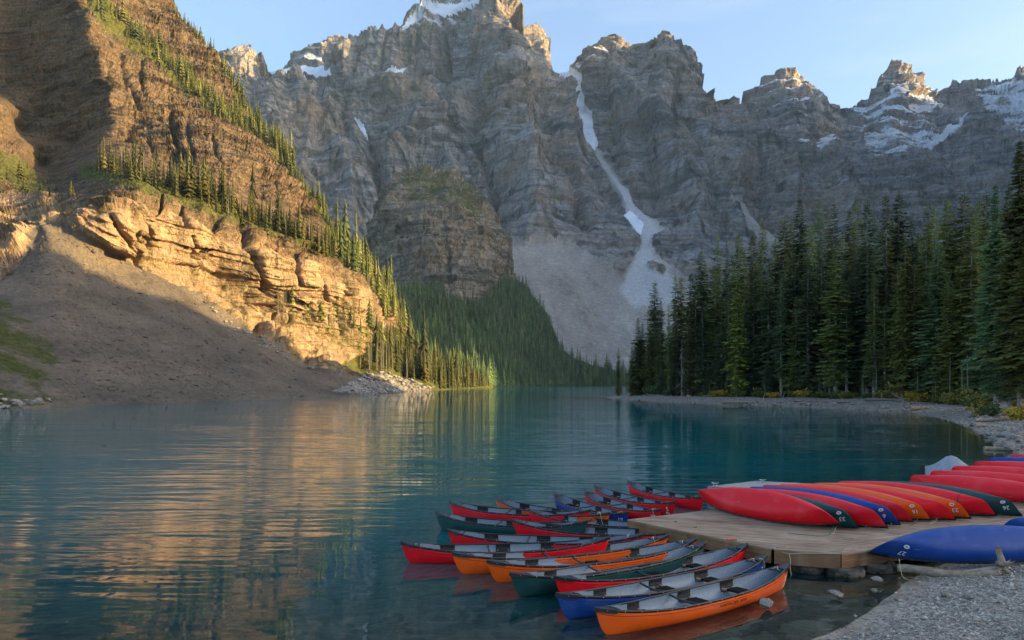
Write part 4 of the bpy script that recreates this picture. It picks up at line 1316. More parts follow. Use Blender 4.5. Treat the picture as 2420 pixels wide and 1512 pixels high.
HI = []
for k, (H, R, base, sp) in enumerate([(27, 2.7, 0.10, 0.04), (25, 2.4, 0.05, 0.10), (28, 2.1, 0.14, 0.2), (24, 3.0, 0.03, 0.05), (26, 1.9, 0.22, 0.3), (22, 2.6, 0.02, 0.08),
                                      (30, 3.1, 0.08, 0.06), (25, 1.8, 0.12, 0.16), (20, 2.3, 0.01, 0.06)]):
    cr, tk = spruce_meshes(40 + k, H, R, base, 0.36, 6, 4, 0.42, sp, 18)
    tk.materials.append(M_BARK)
    HI.append((H, cr, tk))
LARGE = spruce_meshes(88, 33, 3.6, 0.10, 0.33, 7, 6, 0.5, 0.06, 26)
LARGE[1].materials.append(M_BARK)
MID = []
for k, (H, R, base, sp) in enumerate([(18, 1.7, 0.03, 0.1), (18, 1.4, 0.08, 0.2), (18, 2.0, 0.02, 0.1), (18, 1.2, 0.14, 0.25), (18, 1.6, 0.05, 0.15)]):
    cr, tk = spruce_meshes(70 + k, H, R, base, 0.75, 5, 2, 0.40, sp, 2)
    tk.materials.append(M_BARK)
    MID.append((H, cr, tk))
CROWN_BY_MAT = {}


def crown_in(me, mat):
    key = (me.name, mat.name)
    if key not in CROWN_BY_MAT:
        c = me.copy()
        c.name = 'crown'
        c.materials.clear()
        c.materials.append(mat)
        CROWN_BY_MAT[key] = c
    return CROWN_BY_MAT[key]


def plant_spruce(kind, x, y, z, h, mat, label, group, wide=1.0, rz=None, name='spruce_tree', lean=0.0):
    H, cr, tk = kind
    t = empty(name, label, 'tree', group, (x, y, z - 0.15), random.random() * 6.28 if rz is None else rz)
    s = h / H
    t.scale = (s * wide, s * wide, s)
    t.rotation_euler[0] = lean
    obj('trunk', tk, None, t)
    obj('crown', crown_in(cr, mat), None, t)
    return t


def ground_at(x, y):
    return float(ground_z(np.array([x]), np.array([y]))[0])


FOREST = 'spruces of the forest behind the stony beach'
FLAB = 'dark green spruce in the dense forest behind the stony beach'
# sighted treetops (u, v) with a guessed depth behind the forest edge
EDGE = [(1440, 232), (1500, 212), (1560, 199), (1640, 184), (1760, 170), (1900, 158), (2050, 145), (2200, 126), (2300, 112), (2419, 100), (2600, 84)]


def edge_y(u):
    return float(np.interp(u, [e[0] for e in EDGE], [e[1] for e in EDGE]))


def forest_label(u, dback, h, mat):
    names = ['near the tip of the wooded point', 'around the grey dead snag', 'near the slender yellow-green conifer', 'in the middle of the beach forest',
             'behind the biggest olive shrubs', 'above the driftwood root stumps', 'by the biggest trunks']
    where = names[int(np.searchsorted([1570, 1690, 1810, 1990, 2120, 2270], u))]
    rank = 'front' if dback < 7 else ('second' if dback < 20 else 'rear')
    tone = 'dark green' if mat == M_NEEDLE else 'blue-green'
    return '%s %s spruce in the %s rank %s' % ('tall' if h > 21 else 'short', tone, rank, where)


tops = [(1493, 814, 2), (1507, 747, 4), (1517, 760, 8), (1536, 735, 6), (1547, 660, 14), (1561, 706, 10), (1580, 715, 3), (1595, 645, 16), (1609, 649, 20), (1632, 641, 12),
        (1644, 668, 4), (1657, 585, 16), (1670, 640, 24), (1695, 549, 14), (1716, 568, 22), (1732, 600, 30), (1746, 543, 18), (1760, 590, 8), (1778, 550, 26),
        (1801, 513, 16), (1815, 606, 4), (1832, 556, 30), (1853, 510, 22), (1870, 518, 14), (1889, 464, 10), (1909, 603, 3), (1920, 520, 34), (1936, 464, 20), (1955, 485, 28),
        (1970, 470, 14), (1974, 578, 2), (1990, 540, 34), (2007, 491, 24), (2022, 458, 16), (2035, 520, 32), (2049, 472, 8), (2066, 500, 36), (2080, 540, 20), (2093, 451, 14), (2108, 510, 34),
        (2124, 447, 22), (2153, 512, 26), (2170, 540, 36), (2189, 470, 16), (2207, 478, 30), (2215, 566, 4), (2236, 464, 22), (2256, 530, 34), (2278, 449, 26),
        (2295, 487, 8), (2313, 466, 34), (2330, 450, 26), (2384, 430, 30), (2240, 640, 3), (2160, 620, 2), (2065, 640, 2), (1845, 640, 3), (1720, 660, 3), (1625, 745, 2),
        (2120, 610, 6), (2195, 610, 10), (2020, 600, 8), (1940, 600, 8), (1860, 600, 10), (1780, 640, 6), (1690, 640, 8), (2270, 600, 6), (2310, 590, 14),
        (1560, 770, 2), (1600, 740, 6), (1660, 720, 3), (1705, 740, 2), (1750, 730, 6), (1880, 700, 3), (1960, 720, 4), (2000, 700, 3), (2090, 720, 3), (2130, 740, 2)]
for (u, v, dback) in tops:
    y = edge_y(u) + dback
    x = (u - U0) / F * y
    z = ground_at(x, y)
    h = CAM_H + (V0 - v) / F * y - z
    k = random.choice(HI)
    mat = M_NEEDLE if random.random() < 0.62 else M_NEEDLE_BLUE
    plant_spruce(k, x, y, z, h, mat, forest_label(u, dback, h, mat), FOREST, random.uniform(1.05, 1.4) * (1.0 if h > 20 else 1.2))
# the ranks behind and the saplings in front, same wood
for i in range(44):
    u = random.uniform(1500, 2500)
    dback = random.uniform(8, 60)
    y = edge_y(u) + dback
    x = (u - U0) / F * y
    z = ground_at(x, y)
    top_v = np.interp(u, [1460, 1550, 1650, 1750, 1850, 1950, 2100, 2300, 2500], [830, 720, 640, 590, 545, 515, 500, 490, 470]) + random.uniform(5, 130)
    h = CAM_H + (V0 - top_v) / F * y - z
    mat = M_NEEDLE if random.random() < 0.6 else M_NEEDLE_BLUE
    plant_spruce(random.choice(HI), x, y, z, max(9, h), mat, forest_label(u, dback, h, mat), FOREST, random.uniform(1.1, 1.45))
for i in range(36):
    u = random.uniform(1500, 2330)
    y = edge_y(u) - random.uniform(-3, 2)
    x = (u - U0) / F * y
    h = random.uniform(3, 9)
    plant_spruce(random.choice(MID[:3] + HI[5:6] + HI[8:9]), x, y, ground_at(x, y), h, M_NEEDLE_BLUE if random.random() < 0.5 else M_NEEDLE, 'young green spruce at the foot of the tall forest edge',
                 'young spruces along the forest edge', random.uniform(1.2, 1.7))
# the ones that stand out
for (u, v, y, k, mat, w, lab_) in [
        (1461, 818, 226, HI[5], M_NEEDLE, 1.0, 'small lone spruce on the tip of the wooded point'),
        (1741, 620, 171, HI[3], M_NEEDLE_YEL, 0.85, 'slender yellow-green conifer at the water-side edge of the dark forest'),
        (2139, 545, 134, HI[3], M_NEEDLE_YEL, 0.85, 'yellow-green conifer rising above the middle of the beach forest'),
        (2410, 322, 92, (33,) + LARGE, M_NEEDLE, 1.0, 'tallest dark spruce, at the edge of the photo above the driftwood'),
        (2352, 428, 100, (33,) + LARGE, M_NEEDLE_BLUE, 0.9, 'big spruce with thick bare lower trunk at the top of the beach'),
        (2450, 360, 84, (33,) + LARGE, M_NEEDLE, 1.05, 'broad spruce cut off by the edge of the photo'),
        (2385, 560, 96, HI[6], M_NEEDLE_BLUE, 1.1, 'shorter spruce between the two biggest trunks')]:
    x = (u - U0) / F * y
    z = ground_at(x, y)
    plant_spruce(k, x, y, z, CAM_H + (V0 - v) / F * y - z, mat, lab_, None, w, 1.0)

# grey dead snag at the forest edge
y = edge_y(1610) - 1.0
x = (1610 - U0) / F * y
t = empty('dead_tree', 'bare grey dead spruce with curved branches at the forest edge', 'tree', None, (x, y, ground_at(x, y)))
mb = MB()
mb.tube([(0, 0, -0.2), (0.1, 0, 4), (0.05, 0, 9), (0.15, 0, 15.5)], [0.20, 0.15, 0.10, 0.02], 7)
obj('trunk', mb.mesh('trunk', True), M_DEAD, t)
mb = MB()
for i in range(44):
    zz = random.uniform(1.0, 14.5)
    a = random.random() * 6.283
    L = (2.6 if zz > 2 else 1.6) * (1 - zz / 17) * random.uniform(0.5, 1.2)
    p0 = Vector((0.07, 0, zz))
    d = Vector((math.cos(a), math.sin(a), 0))
    mb.tube([p0, p0 + d * L * 0.5 + Vector((0, 0, -0.10 * L)), p0 + d * L * 0.9 + Vector((0, 0, -0.42 * L)), p0 + d * L * 1.02 + Vector((0, 0, -0.62 * L))], [0.085, 0.07, 0.05, 0.02], 3, False)
obj('branches', mb.mesh('branches'), M_DEAD, t, kind='stuff')

# ---- far and mid trees as light meshes
def tiny_spruce(seed, layers=7, spikes=6, R=0.13):
    r = random.Random(seed)
    V, Fc = [], []
    for i in range(layers):
        q = i / layers
        z = 0.06 + 0.90 * q
        rad = R * (1 - q) ** 0.8 * r.uniform(0.75, 1.2)
        a0 = r.random() * 6.28
        for k in range(spikes):
            a = a0 + k * 6.283 / spikes + r.uniform(-.3, .3)
            rr = rad * r.uniform(0.65, 1.2)
            zz = z + r.uniform(-.02, .02)
            w = 0.6
            b = len(V)
            V += [(0, 0, zz + 0.14), (rr * .6 * math.cos(a - w), rr * .6 * math.sin(a - w), zz + 0.01), (rr * math.cos(a), rr * math.sin(a), zz - 0.03), (rr * .6 * math.cos(a + w), rr * .6 * math.sin(a + w), zz + 0.01)]
            Fc += [(b, b + 1, b + 2), (b, b + 2, b + 3)]
    b = len(V)
    V += [(-0.01, 0, 0.9), (0.01, 0, 0.9), (0, 0, 1.04), (-0.012, 0, -0.03), (0.012, 0, -0.03), (0, 0, 0.3)]
    Fc += [(b, b + 1, b + 2), (b + 3, b + 4, b + 5)]
    return np.array(V), np.array(Fc)


TINY = [tiny_spruce(300 + k, 7, 6, R) for k, R in enumerate((0.12, 0.15, 0.10, 0.17, 0.13))]


def wood(name, pts, hs, mat, label, wide=1.0):
    VV, FF, TT, b = [], [], [], 0
    for i, (p, h) in enumerate(zip(pts, hs)):
        tv, tf = TINY[i % len(TINY)]
        a = RNG.uniform(0, 6.283)
        c, s = math.cos(a), math.sin(a)
        w = wide * RNG.uniform(0.7, 1.5)
        h = h * RNG.lognormal(-0.03, 0.26)
        p = p + np.array([0, 0, -0.2])
        q = np.stack([(tv[:, 0] * c - tv[:, 1] * s) * w, (tv[:, 0] * s + tv[:, 1] * c) * w, tv[:, 2]], -1) * h + p
        VV.append(q)
        FF.append(tf + b)
        TT.append(np.full(len(tv), RNG.uniform(0, 1)))
        b += len(tv)
    me = mesh_np(name, np.concatenate(VV), np.concatenate(FF), False, {'tint': np.concatenate(TT)})
    return obj(name, me, M_NEEDLE_STRIP if mat == M_NEEDLE_SUN else mat, kind='stuff', label=label)


def along(poly, n, spread):
    """n sighted spots scattered about a polyline"""
    p = np.array(poly, float)
    L = np.concatenate([[0], np.cumsum(np.hypot(*np.diff(p, axis=0).T))])
    s = RNG.uniform(0, L[-1], n)
    u = np.interp(s, L, p[:, 0])
    v = np.interp(s, L, p[:, 1])
    return u + RNG.normal(0, spread * 0.4, n), v + RNG.normal(0, spread, n)


def within(poly, n):
    p = np.array(poly, float)
    us, vs = [], []
    while len(us) < n:
        u = RNG.uniform(p[:, 0].min(), p[:, 0].max(), n)
        v = RNG.uniform(p[:, 1].min(), p[:, 1].max(), n)
        k = inside(u, v, poly)
        us += list(u[k]); vs += list(v[k])
    return np.array(us[:n]), np.array(vs[:n])


# forest on the far slope: a mass nobody could count
fpts, fh = [], []
u, v = within([(930, 690), (985, 675), (1080, 712), (1130, 722), (1195, 660), (1240, 676), (1300, 762), (1324, 820), (1345, 842), (1400, 866), (1520, 886), (1720, 894), (1720, 909.5), (1210, 911), (1100, 916), (1000, 900), (930, 800)], 4600)
fpts.append(fslope.at(u, v)); fh.append(RNG.uniform(10, 19, len(u)))
u = RNG.uniform(1150, 1700, 420)
fpts.append(fslope.at(u, np.interp(u, [q[0] for q in lf_bot[-1:]] + [1210, 1300, 1720], [914, 912, 910.6, 910]) - RNG.uniform(0, 2, len(u)))); fh.append(RNG.uniform(12, 22, len(u)))
wood('far_forest', np.concatenate(fpts), np.concatenate(fh), M_NEEDLE_FAR, 'dark far forest of spruces covering the slope at the lake end')
u, v = within([(985, 672), (1080, 708), (1130, 718), (1190, 664), (1240, 690), (1150, 760), (1040, 730)], 230)
wood('larch_stand', fslope.at(u, v), RNG.uniform(8, 14, len(u)), M_NEEDLE_SUN, 'lighter green larches along the top of the far forest', 1.2)
u, v = within([(945, 390), (1060, 402), (1115, 442), (1160, 500), (1100, 500), (1040, 450), (960, 440)], 190)
wood('buttress_trees', dome.at(u, v), RNG.uniform(7, 12, len(u)), M_NEEDLE_SUN, 'sparse small larches on top of the rounded buttress', 1.2)
u, v = within([(1180, 640), (1215, 640), (1225, 720), (1190, 740), (1000, 690), (980, 660), (1050, 690), (1140, 715)], 90)
wood('buttress_foot_trees', dome.at(u, v), RNG.uniform(10, 15, len(u)), M_NEEDLE_FAR, 'spruces climbing the foot of the rounded buttress')

# trees of the sunlit mountainside: the biggest stand alone, the thin strips far up are masses
SLAB = 'sunlit spruce on the grassy slope between cliff and lake'
SGRP = 'spruces on the sunlit slope below the cliffs'
u, v = within([(835, 868), (880, 830), (930, 800), (955, 790), (1000, 850), (1080, 885), (1160, 909), (1155, 914), (1040, 917), (930, 885), (850, 872)], 150)
u = np.concatenate([u, RNG.uniform(1040, 1160, 26)])
v = np.concatenate([v, np.interp(u[-26:], [1040, 1160], [919, 913.5])])
pts = left.at(u, v)
o_ = np.argsort(pts[:, 1])
for (px, py, pz) in pts[o_[:62]]:
    plant_spruce(random.choice(MID), px, py, pz, random.uniform(13, 19), M_NEEDLE_SUN, SLAB, SGRP, random.uniform(1.0, 1.4))
u2, v2 = within([(870, 850), (930, 810), (960, 800), (1010, 856), (1080, 886), (1160, 909), (1155, 913), (1040, 914), (940, 884)], 260)
wood('slope_trees', np.concatenate([pts[o_[62:]], left.at(u2, v2)]), RNG.uniform(8, 17, len(pts) - 62 + 260), M_NEEDLE_SUN, 'golden green spruces massed on the sunlit slope by the water', 1.15)
CLAB = 'spruce clinging to a ledge of the golden cliff'
u, v = within([(625, 735), (700, 720), (780, 745), (880, 760), (940, 775), (950, 815), (900, 835), (830, 800), (740, 775), (650, 762)], 62)
pts = left.at(u, v)
wood('cliff_trees', pts[22:], RNG.uniform(6, 13, 40), M_NEEDLE_SUN, 'small spruces dotted over the golden cliff', 1.2)
for (px, py, pz) in pts[:22]:
    plant_spruce(random.choice(MID), px, py, pz, random.uniform(8, 15), M_NEEDLE_SUN, CLAB, 'spruces on the ledges of the golden cliff', random.uniform(0.8, 1.2))
u, v = along([(235, 395), (330, 425), (480, 468), (600, 532), (700, 570), (790, 610)], 230, 7)
pts = left.at(u, v)
o_ = np.argsort(-RNG.uniform(0, 1, len(u)))
for (px, py, pz) in pts[o_[:24]]:
    plant_spruce(random.choice(MID), px, py, pz, random.uniform(12, 17), M_NEEDLE_SUN, 'tall spruce on the wooded shelf above the golden cliff', 'spruces on the shelf above the golden cliff', random.uniform(0.8, 1.15))
wood('shelf_trees', pts[o_[24:]], RNG.uniform(7, 15, len(o_) - 24), M_NEEDLE_SUN, 'line of spruces along the wooded shelf above the golden cliff')
u, v = along([(185, -20), (260, 40), (330, 90), (420, 172), (520, 255), (600, 305), (660, 360), (700, 400)], 420, 9)
wood('strip_of_trees', left.at(u, v), RNG.uniform(8, 15, len(u)), M_NEEDLE_SUN, 'long dark strip of spruces slanting across the upper mountainside')
us_ = RNG.uniform(405, 945, 300)
vs_ = np.interp(us_, left.us, left.vt) + np.abs(RNG.normal(0, 9, 300)) + 1
wood('skyline_trees', left.at(us_, vs_), RNG.uniform(6, 15, 300), M_NEEDLE_SUN, 'thin spruces along the skyline of the mountainside')
u, v = within([(760, 560), (850, 600), (940, 710), (960, 800), (920, 760), (860, 670), (780, 600)], 120)
wood('edge_trees', left.at(u, v), RNG.uniform(10, 17, len(u)), M_NEEDLE_SUN, 'golden lit spruces down the end of the mountainside')
u, v = within([(0, 330), (60, 380), (130, 440), (220, 470), (150, 480), (0, 440)], 24)
wood('ledge_shrubs', left.at(u, v), RNG.uniform(3, 6, len(u)), M_NEEDLE_SUN, 'small conifers scattered on the ledges above the talus cone', 1.5)
px, py, pz = left.at(np.array([905]), np.array([690]))[0]
plant_spruce(MID[2], px, py, pz, 12, M_RUST, 'rusty brown dying spruce on the skyline of the mountainside', None)


# ---- shrubs along the forest edge
def shrub_mesh(seed, n=420, leaf=0.11):
    r = random.Random(seed)
    V, Fc = [], []
    stems = [(r.uniform(-.55, .55), r.uniform(-.55, .55), r.uniform(.5, 1.0)) for _ in range(9)]
    for i in range(n):
        sx, sy, sh = r.choice(stems)
        q = r.random() ** 0.7
        c = Vector((sx * q * 1.1 + r.gauss(0, .16), sy * q * 1.1 + r.gauss(0, .16), sh * q + r.gauss(0, .07)))
        if c.z < 0:
            c.z = abs(c.z)
        a = Vector((r.gauss(0, 1), r.gauss(0, 1), r.gauss(0, .7))).normalized()
        b = a.cross(Vector((r.gauss(0, 1), r.gauss(0, 1), r.gauss(0, 1)))).normalized()
        s = leaf * r.uniform(.6, 1.4)
        k = len(V)
        V += [c - a * s, c + b * s * .5, c + a * s, c - b * s * .5]
        Fc += [(k, k + 1, k + 2), (k, k + 2, k + 3)]
    return mesh_np('leaves', [tuple(p) for p in V], Fc)


def shrub_stems(seed):
    r = random.Random(seed)
    mb = MB()
    for _ in range(8):
        a = r.random() * 6.28
        d = r.uniform(.1, .5)
        mb.tube([(0, 0, -.05), (math.cos(a) * d * .5, math.sin(a) * d * .5, .35), (math.cos(a) * d, math.sin(a) * d, .75)], [.025, .016, .006], 3, False)
    return mb.mesh('stems')


SHRUB = {}
for key, mt in (('green', M_BUSH_G), ('olive', M_BUSH_O), ('yellow', M_BUSH_Y)):
    SHRUB[key] = []
    for k in range(3):
        me = shrub_mesh(500 + 7 * k + len(key))
        me.materials.append(mt)
        SHRUB[key].append(me)
STEMS = shrub_stems(9)
STEMS.materials.append(M_BARK)


def shrub(u, y, size, key, label, group=None):
    x = (u - U0) / F * y
    t = empty('shrub', label, 'shrub', group, (x, y, ground_at(x, y) - 0.05), random.random() * 6.28)
    t.scale = (size * random.uniform(.9, 1.4), size * random.uniform(.9, 1.3), size)
    obj('leaves', random.choice(SHRUB[key]), None, t)
    obj('stems', STEMS, None, t)


SHL = {'green': 'green leafy shrub at the foot of the beach forest', 'olive': 'olive green shrub at the foot of the beach forest', 'yellow': 'bright yellow autumn shrub at the foot of the beach forest'}
for (u, key, size, n) in [(1545, 'green', 2.4, 5), (1580, 'green', 2.2, 4), (1610, 'olive', 1.6, 3), (1700, 'yellow', 1.9, 4), (1722, 'yellow', 1.3, 2), (1800, 'olive', 2.1, 5), (1835, 'yellow', 1.7, 3),
                          (1870, 'yellow', 1.5, 2), (1893, 'yellow', 1.8, 3), (1940, 'olive', 1.7, 4), (1990, 'olive', 1.5, 4), (2010, 'yellow', 1.2, 2), (2090, 'yellow', 1.7, 3), (2110, 'olive', 2.4, 4), (2130, 'olive', 3.0, 3),
                          (2155, 'yellow', 2.0, 4), (2175, 'yellow', 1.8, 3), (2200, 'olive', 2.0, 4), (2230, 'olive', 1.9, 4), (2265, 'olive', 2.0, 4), (2290, 'green', 1.6, 3), (2310, 'olive', 2.2, 4),
                          (2330, 'olive', 2.0, 4), (2400, 'yellow', 1.4, 3), (2440, 'olive', 2.0, 4), (1960, 'green', 1.6, 4), (1760, 'green', 1.4, 3), (1660, 'olive', 1.4, 3), (2050, 'green', 1.6, 4)]:
    for j in range(n):
        uu = u + random.uniform(-14, 14)
        shrub(uu, edge_y(uu) - random.uniform(-2.5, 3.0), size * random.uniform(.6, 1.05), key, SHL[key], key + ' shrubs along the forest edge')
for (u, y, size, key, lab_) in [(2318, 86, 2.0, 'yellow', 'yellow-flecked shrub on the beach before the big trunk'), (2335, 84, 1.6, 'green', 'low green shrub beside the yellow-flecked shrub on the beach'),
                                (2405, 76, 1.7, 'yellow', 'orange-yellow shrub by the tree roots at the edge of the photo')]:
    shrub(u, y, size, key, lab_)


# ================================================================== canoes
def _hb(s):
    return 0.455 * max(0.0, 1 - abs(s) ** 2.25) ** 0.86


def _zg(s):
    return 0.37 + 0.20 * abs(s) ** 2.8


def _zk(s):
    return 0.015 * s * s + 0.17 * abs(s) ** 20


def hull_pt(s, k, L, inset=0.0):
    """s -1..1 along the boat, k 0 (keel) .. 1 (gunwale); returns x, half breadth, z"""
    ex = 2.7 - 1.35 * s * s
    w = (1 - (1 - k) ** ex) ** (1 / ex)
    stem = 0.945 + 0.055 * k ** 0.75
    x = s * L / 2 * (1 - (1 - stem) * abs(s) ** 5)
    z = _zk(s) + (_zg(s) - _zk(s)) * k
    flare = 1.0 - 0.04 * smooth(0.75, 1.0, k)
    return x, max(0.0, _hb(s) * w * flare - inset), z


KS = [0, 0.012, 0.035, 0.075, 0.13, 0.21, 0.31, 0.43, 0.56, 0.70, 0.84, 0.94, 1.0]
SS = [math.sin(a) * 0.5 + a / math.pi for a in np.linspace(-math.pi / 2, math.pi / 2, 45)]
SS = [x / SS[-1] for x in SS]
CANOE = {}


def canoe_parts(L):
    key = round(L, 2)
    if key in CANOE:
        return CANOE[key]
    D = {}
    # outer skin
    prof = [(k, -1) for k in KS[::-1]] + [(k, 1) for k in KS[1:]]
    n = len(prof)
    V, Fc = [], []
    for s in SS:
        for k, sd in prof:
            x, b, z = hull_pt(s, k, L)
            V.append((x, sd * b, z))
    for i in range(len(SS) - 1):
        for j in range(n - 1):
            Fc.append((i * n + j, (i + 1) * n + j, (i + 1) * n + j + 1, i * n + j + 1))
    D['skin'] = mesh_py('hull', V, Fc, True)
    # foam-cored lining
    V, Fc = [], []
    for s in SS[1:-1]:
        for k, sd in prof:
            x, b, z = hull_pt(s, k, L, 0.012)
            V.append((x * 0.992, sd * b, max(z, _zk(s) + 0.085) if k < 0.9 else z - 0.002))
    m = len(SS) - 2
    for i in range(m - 1):
        for j in range(n - 1):
            Fc.append((i * n + j, i * n + j + 1, (i + 1) * n + j + 1, (i + 1) * n + j))
    D['lining'] = mesh_py('lining', V, Fc, True)
    # moulded line below the gunwale
    mb = MB()
    for sd in (-1, 1):
        pts = []
        for s in np.linspace(-0.975, 0.975, 40):
            x, b, z = hull_pt(s, 0.80, L)
            pts.append((x, sd * (b + 0.001), z))
        mb.tube(pts, 0.004, 4)
    D['crease'] = mb.mesh('crease', True)
    # gunwale rail with end caps
    mb = MB()
    for sd in (-1, 1):
        V, Fc = [], []
        for s in SS:
            x, b, z = hull_pt(s, 1.0, L)
            for oy, oz in ((0.013, -0.032), (0.013, 0.012), (-0.016, 0.012), (-0.016, -0.018)):
                V.append((x * 1.002, sd * max(b + oy, 0.001 if oy < 0 else oy), z + oz))
        for i in range(len(SS) - 1):
            for j in range(4):
                j2 = (j + 1) % 4
                Fc.append((i * 4 + j, i * 4 + j2, (i + 1) * 4 + j2, (i + 1) * 4 + j))
        Fc += [(0, 1, 2, 3), tuple((len(SS) - 1) * 4 + j for j in range(4))]
        mb.add(V, Fc)
    D['gunwale'] = mb.mesh('gunwale', True)
    mb = MB()
    for sd in (-1, 1):
        for s in np.linspace(-0.93, 0.93, 17):
            x, b, z = hull_pt(s, 1.0, L)
            mb.box((x, sd * (b + 0.0145), z - 0.012), (0.012, 0.006, 0.012))
    D['rivets'] = mb.mesh('rivets')
    # deck plates with a carrying slot
    for e in (-1, 1):
        mb = MB()
        ss = [0.865, 0.90, 0.94, 0.975, 1.0]
        V = []
        for s in ss:
            x, b, z = hull_pt(s * e, 1.0, L)
            b = max(b + 0.014, 0.012)
            lip = 0.02 if s == ss[0] else 0.032
            V += [(x * 1.004, -b, z + 0.013), (x * 1.004, 0, z + lip), (x * 1.004, b, z + 0.013), (x * 1.004, b, z - 0.055), (x * 1.004, -b, z - 0.055)]
        Fc = []
        for i in range(len(ss) - 1):
            a, c = i * 5, (i + 1) * 5
            Fc += [(a, c, c + 1, a + 1), (a + 1, c + 1, c + 2, a + 2), (a + 2, c + 2, c + 3, a + 3), (a, a + 4, c + 4, c)]
        Fc.append(tuple((len(ss) - 1) * 5 + q for q in range(5)))
        mb.add(V, Fc)
        x, b, z = hull_pt(0.83 * e, 1.0, L)
        mb.tube([(x, -b, z - 0.01), (x, 0, z + 0.008), (x, b, z - 0.01)], 0.016, 6)
        D['deck%d' % e] = mb.mesh('deck_plate')
    # seats, brackets, thwart
    D['seats'] = []
    for s0, kind in ((-0.56, 'end'), (-0.02, 'mid'), (0.42, 'mid')):
        x0 = s0 * L / 2
        zt = _zg(s0) - 0.155

        def half(x, z):
            s = x / (L / 2)
            k = max(0.02, min(1.0, (z - _zk(s)) / (_zg(s) - _zk(s))))
            return hull_pt(s, k, L, 0.012)[1]
        sw = 0.13
        bars = []
        for dx in (-sw, sw):
            h = half(x0 + dx, zt)
            mb = MB()
            mb.tube([(x0 + dx, -h, zt), (x0 + dx, h, zt)], 0.015, 7)
            bars.append(mb.mesh('seat_bar', True))
        mb = MB()
        h = half(x0, zt) * 0.66
        mb.box((x0, 0, zt + 0.0), (2 * sw + 0.036, 2 * h, 0.036))
        ns = 7
        for q in range(ns):                      # lacing shows as raised strips
            yy = -h + (q + 0.5) * 2 * h / ns
            mb.box((x0, yy, zt + 0.019), (2 * sw + 0.05, 2 * h / ns * 0.72, 0.008))
        web = mb.mesh('webbing')
        brs = []
        for sd in (-1, 1):
            mb = MB()
            cols = np.linspace(x0 - 0.175, x0 + 0.175, 7)
            rows = np.linspace(0.0, 1.0, 4)
            V, Fc = [], []
            for xx in cols:
                zg = _zg(xx / (L / 2)) - 0.012
                ed = 1 - 0.10 * (abs(xx - x0) > 0.12)
                for rr in rows:
                    zz = zg - 0.215 * rr * ed
                    V.append((xx, sd * (half(xx, zz) - 0.014), zz))
                for rr in rows:
                    zz = zg - 0.215 * rr * ed
                    V.append((xx, sd * (half(xx, zz) + 0.004), zz))
            for i in range(len(cols) - 1):
                for j in range(3):
                    a = i * 8 + j
                    Fc.append((a, a + 8, a + 9, a + 1))
                a = i * 8
                Fc += [(a, a + 4, a + 12, a + 8), (a + 3, a + 11, a + 15, a + 7)]
            e_ = (len(cols) - 1) * 8
            Fc += [(0, 1, 5, 4), (1, 2, 6, 5), (2, 3, 7, 6), (e_, e_ + 4, e_ + 5, e_ + 1), (e_ + 1, e_ + 5, e_ + 6, e_ + 2), (e_ + 2, e_ + 6, e_ + 7, e_ + 3)]
            mb.add(V, Fc)
            for sg in (-1, 1):                   # moulded X
                p = []
                for q in np.linspace(-1, 1, 5):
                    xx = x0 + 0.10 * q
                    zz = _zg(xx / (L / 2)) - 0.10 + 0.062 * q * sg
                    p.append((xx, sd * (half(xx, zz) - 0.016), zz))
                mb.tube(p, 0.007, 4)
            brs.append(mb.mesh('seat_bracket'))
        D['seats'].append((bars, web, brs))
    s0 = -0.165
    x0, b, z = hull_pt(s0, 1.0, L)
    mb = MB()
    mb.tube([(x0, -b + 0.004, z - 0.035), (x0 - 0.015, -b * .5, z - 0.062), (x0 - 0.02, 0, z - 0.07), (x0 - 0.015, b * .5, z - 0.062), (x0, b - 0.004, z - 0.035)], [0.018, 0.024, 0.026, 0.024, 0.018], 8)
    D['thwart'] = mb.mesh('thwart', True)
    CANOE[key] = D
    return D


FONT_CACHE = {}


def text_tris(txt):
    if txt in FONT_CACHE:
        return FONT_CACHE[txt]
    cu = bpy.data.curves.new('lettering', 'FONT')
    cu.body = txt
    cu.size = 1.0
    cu.resolution_u = 3
    cu.align_x = 'CENTER'
    cu.align_y = 'CENTER'
    cu.offset = 0.012
    o = bpy.data.objects.new('lettering', cu)
    COL.objects.link(o)
    bpy.context.view_layer.update()
    me = bpy.data.meshes.new_from_object(o.evaluated_get(bpy.context.evaluated_depsgraph_get()))
    v = [tuple(p.co) for p in me.vertices]
    f = [tuple(p.vertices) for p in me.polygons]
    bpy.data.objects.remove(o)
    bpy.data.meshes.remove(me)
    bpy.data.curves.remove(cu)
    FONT_CACHE[txt] = (v, f)
    return v, f


def on_hull(v2, L, side, x0, z0, dirx, size, name, lift=0.002, slope=0.0):
    """wraps flat lettering (list of (a, b)) onto the hull side; dirx = +1/-1 reading direction along x"""
    out = []
    for a, b in v2:
        x = x0 + dirx * a * size
        z = z0 + b * size + slope * dirx * a * size
        lo, hi = -1.0, 1.0
        s = max(-0.995, min(0.995, x / (L / 2)))
        for _ in range(6):
            k = max(0.0, min(1.0, (z - _zk(s)) / (_zg(s) - _zk(s))))
            xx, bb, zz = hull_pt(s, k, L)
            s = max(-0.998, min(0.998, s + (x - xx) / (L / 2)))
        out.append((x, side * (bb + lift), z))
    return out


def decal(txt, L, side, x0, z0, dirx, size, mat, parent, name='number', slope=0.0):
    v, f = text_tris(txt)
    vs = on_hull([(p[0], p[1]) for p in v], L, side, x0, z0, dirx, size, name, slope=slope)
    obj(name, mesh_py(name, vs, f), mat, parent)


